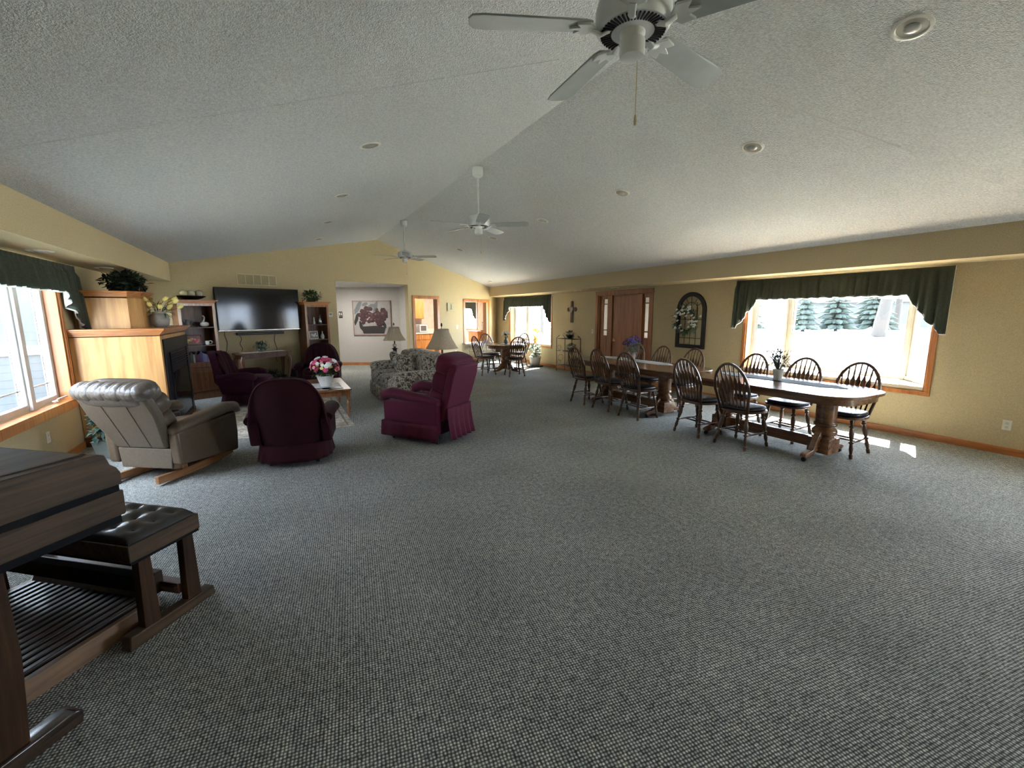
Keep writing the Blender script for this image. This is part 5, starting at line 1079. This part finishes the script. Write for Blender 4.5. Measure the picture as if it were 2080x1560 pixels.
for x0_, x1_ in ((-.055, -.01), (-1.37, -1.33)):
    b = MB(); b.prism([(-.22, .03), (.07, .03), (.095, .4), (.09, .73), (-.22, .73)], x0_, x1_, 'x'); obj('leg_panel', b, ORGV, t, bevel=.004)
    b = MB(); b.prism([(-.26, 0), (.22, 0), (.225, .05), (.20, .068), (-.26, .068)], x0_-.015, x1_+.02, 'x'); obj('foot', b, wood('blue gloss walnut', (.02, .014, .012), (.07, .04, .025), (30, 2.2, 30), .18, .8), t, bevel=.006)
b = MB(); b.box(-1.33, -.055, -.20, -.17, .05, .735); obj('knee_panel', b, ORGV, t)
b = MB(); b.box(-.15, .13, -.11, .11, 0, .004); o = obj('music_sheets', b, PAPER, None, 0, bevel=.001); tag(o, 'white sheets lying on top of the organ', 'paper', None, op(1.16, -2.62, 1.046), OR)
t = thing('organ_pedalboard', 'organ pedalboard of dark glossy slats on the floor under the bench', 'pedalboard', op(1.0, -2.0), OR)
b = MB(); b.box(-.345, -.31, .04, .70, 0, .10); b.box(-1.20, -1.165, .04, .70, 0, .10); obj('side_rail', b, wood('dull brown rail', (.15, .085, .045), (.28, .17, .10), (30, 2.2, 30), .5, 0), t, bevel=.004)
b = MB(); b.box(-1.165, -.345, .64, .70, 0, .10); b.box(-1.165, -.345, .04, .12, 0, .12); obj('cross_rail', b, PEDW, t, bevel=.004)
for k in range(17):
    x = -.372-k*.0475; b = MB(); b.box(x-.015, x+.015, .10, .66, .075, .112); obj('pedal', b, PEDW, t, bevel=.005)
b = MB(); b.prism([(.66, .10), (.76, .10), (.76, .22), (.72, .22)], -1.165, -.345, 'x'); obj('heel_board', b, PEDW, t, bevel=.004)
t = thing('organ_bench', 'walnut organ bench with black tufted leather seat at the left edge', 'bench', op(1.68, -2.73), OR)
b = MB(); b.box(-.55, .55, -.185, .185, .43, .515); obj('apron', b, ORGW, t, bevel=.004); b = MB(); b.box(-.545, .545, -.18, .18, .415, .43); obj('black_inlay', b, BLACKR, t)
b = MB()
def pad(u, v):
    x = -.54+1.08*u; y = -.175+.35*v; ed = min(1, min(u, 1-u)*18)*min(1, min(v, 1-v)*7); d = 0
    for i in range(9):
        for j in range(3):
            px, py = -.48+i*.12, -.10+j*.10; q = ((x-px)**2+(y-py)**2)/.0012; d += exp_(-q)
    return (x, y, .517+.050*ed**.4-.020*d*ed)
exp_ = math.exp
b.grid(pad, 110, 40); b.prism([(-.54, -.175), (.54, -.175), (.54, .175), (-.54, .175)], .514, .520); sc_ = obj('seat_cushion', b, LEATH, t, 80)
b = MB()
for i in range(9):
    for j in range(3): b.ell((-.48+i*.12, -.10+j*.10, .552), (.007, .007, .004), 1, 8, 4)
obj('tuft_button', b, LEATH, sc_); sc_.children[0]['kind'] = 'stuff'
for s_ in (-1, 1):
    for y in (-.11, .12):
        b = MB(); b.prism([(y-.045, .06), (y+.035, .06), (y+.025, .415), (y-.035, .415)], s_*.52-.022, s_*.52+.022, 'x'); obj('leg', b, ORGV, t, bevel=.003)
    b = MB(); b.prism([(-.24, 0), (.235, 0), (.225, .055), (-.23, .07)], s_*.52-.03, s_*.52+.03, 'x'); obj('sled_foot', b, ORGW, t, bevel=.005)
b = MB(); b.box(-.50, .50, -.135, -.085, .24, .32); obj('stretcher', b, BLACKR, t, bevel=.004)
b = MB(); b.prism([(.06, .10), (.16, .10), (.16, .12), (.06, .16)], -.50, .50, 'x'); obj('footboard', b, wood('red gloss shelf', (.05, .02, .014), (.11, .045, .03), (2.2, 30, 30), .15, .6), t, bevel=.003)

# ---------------------------------------------------------------- unseen fill lights added to brighten the hall and kitchen
def add_fill(label, loc, e, col):
    l = bpy.data.lights.new('fill_light', 'AREA'); l.shape = 'DISK'; l.size = .3; l.energy = e; l.color = col
    o = bpy.data.objects.new('fill_light', l); COL.objects.link(o); o.location = loc
add_fill('', (1.6, 13.2, 2.36), 16, (1, .95, .88))
add_fill('', (4.7, 14.6, 2.38), 22, (1, .9, .78))
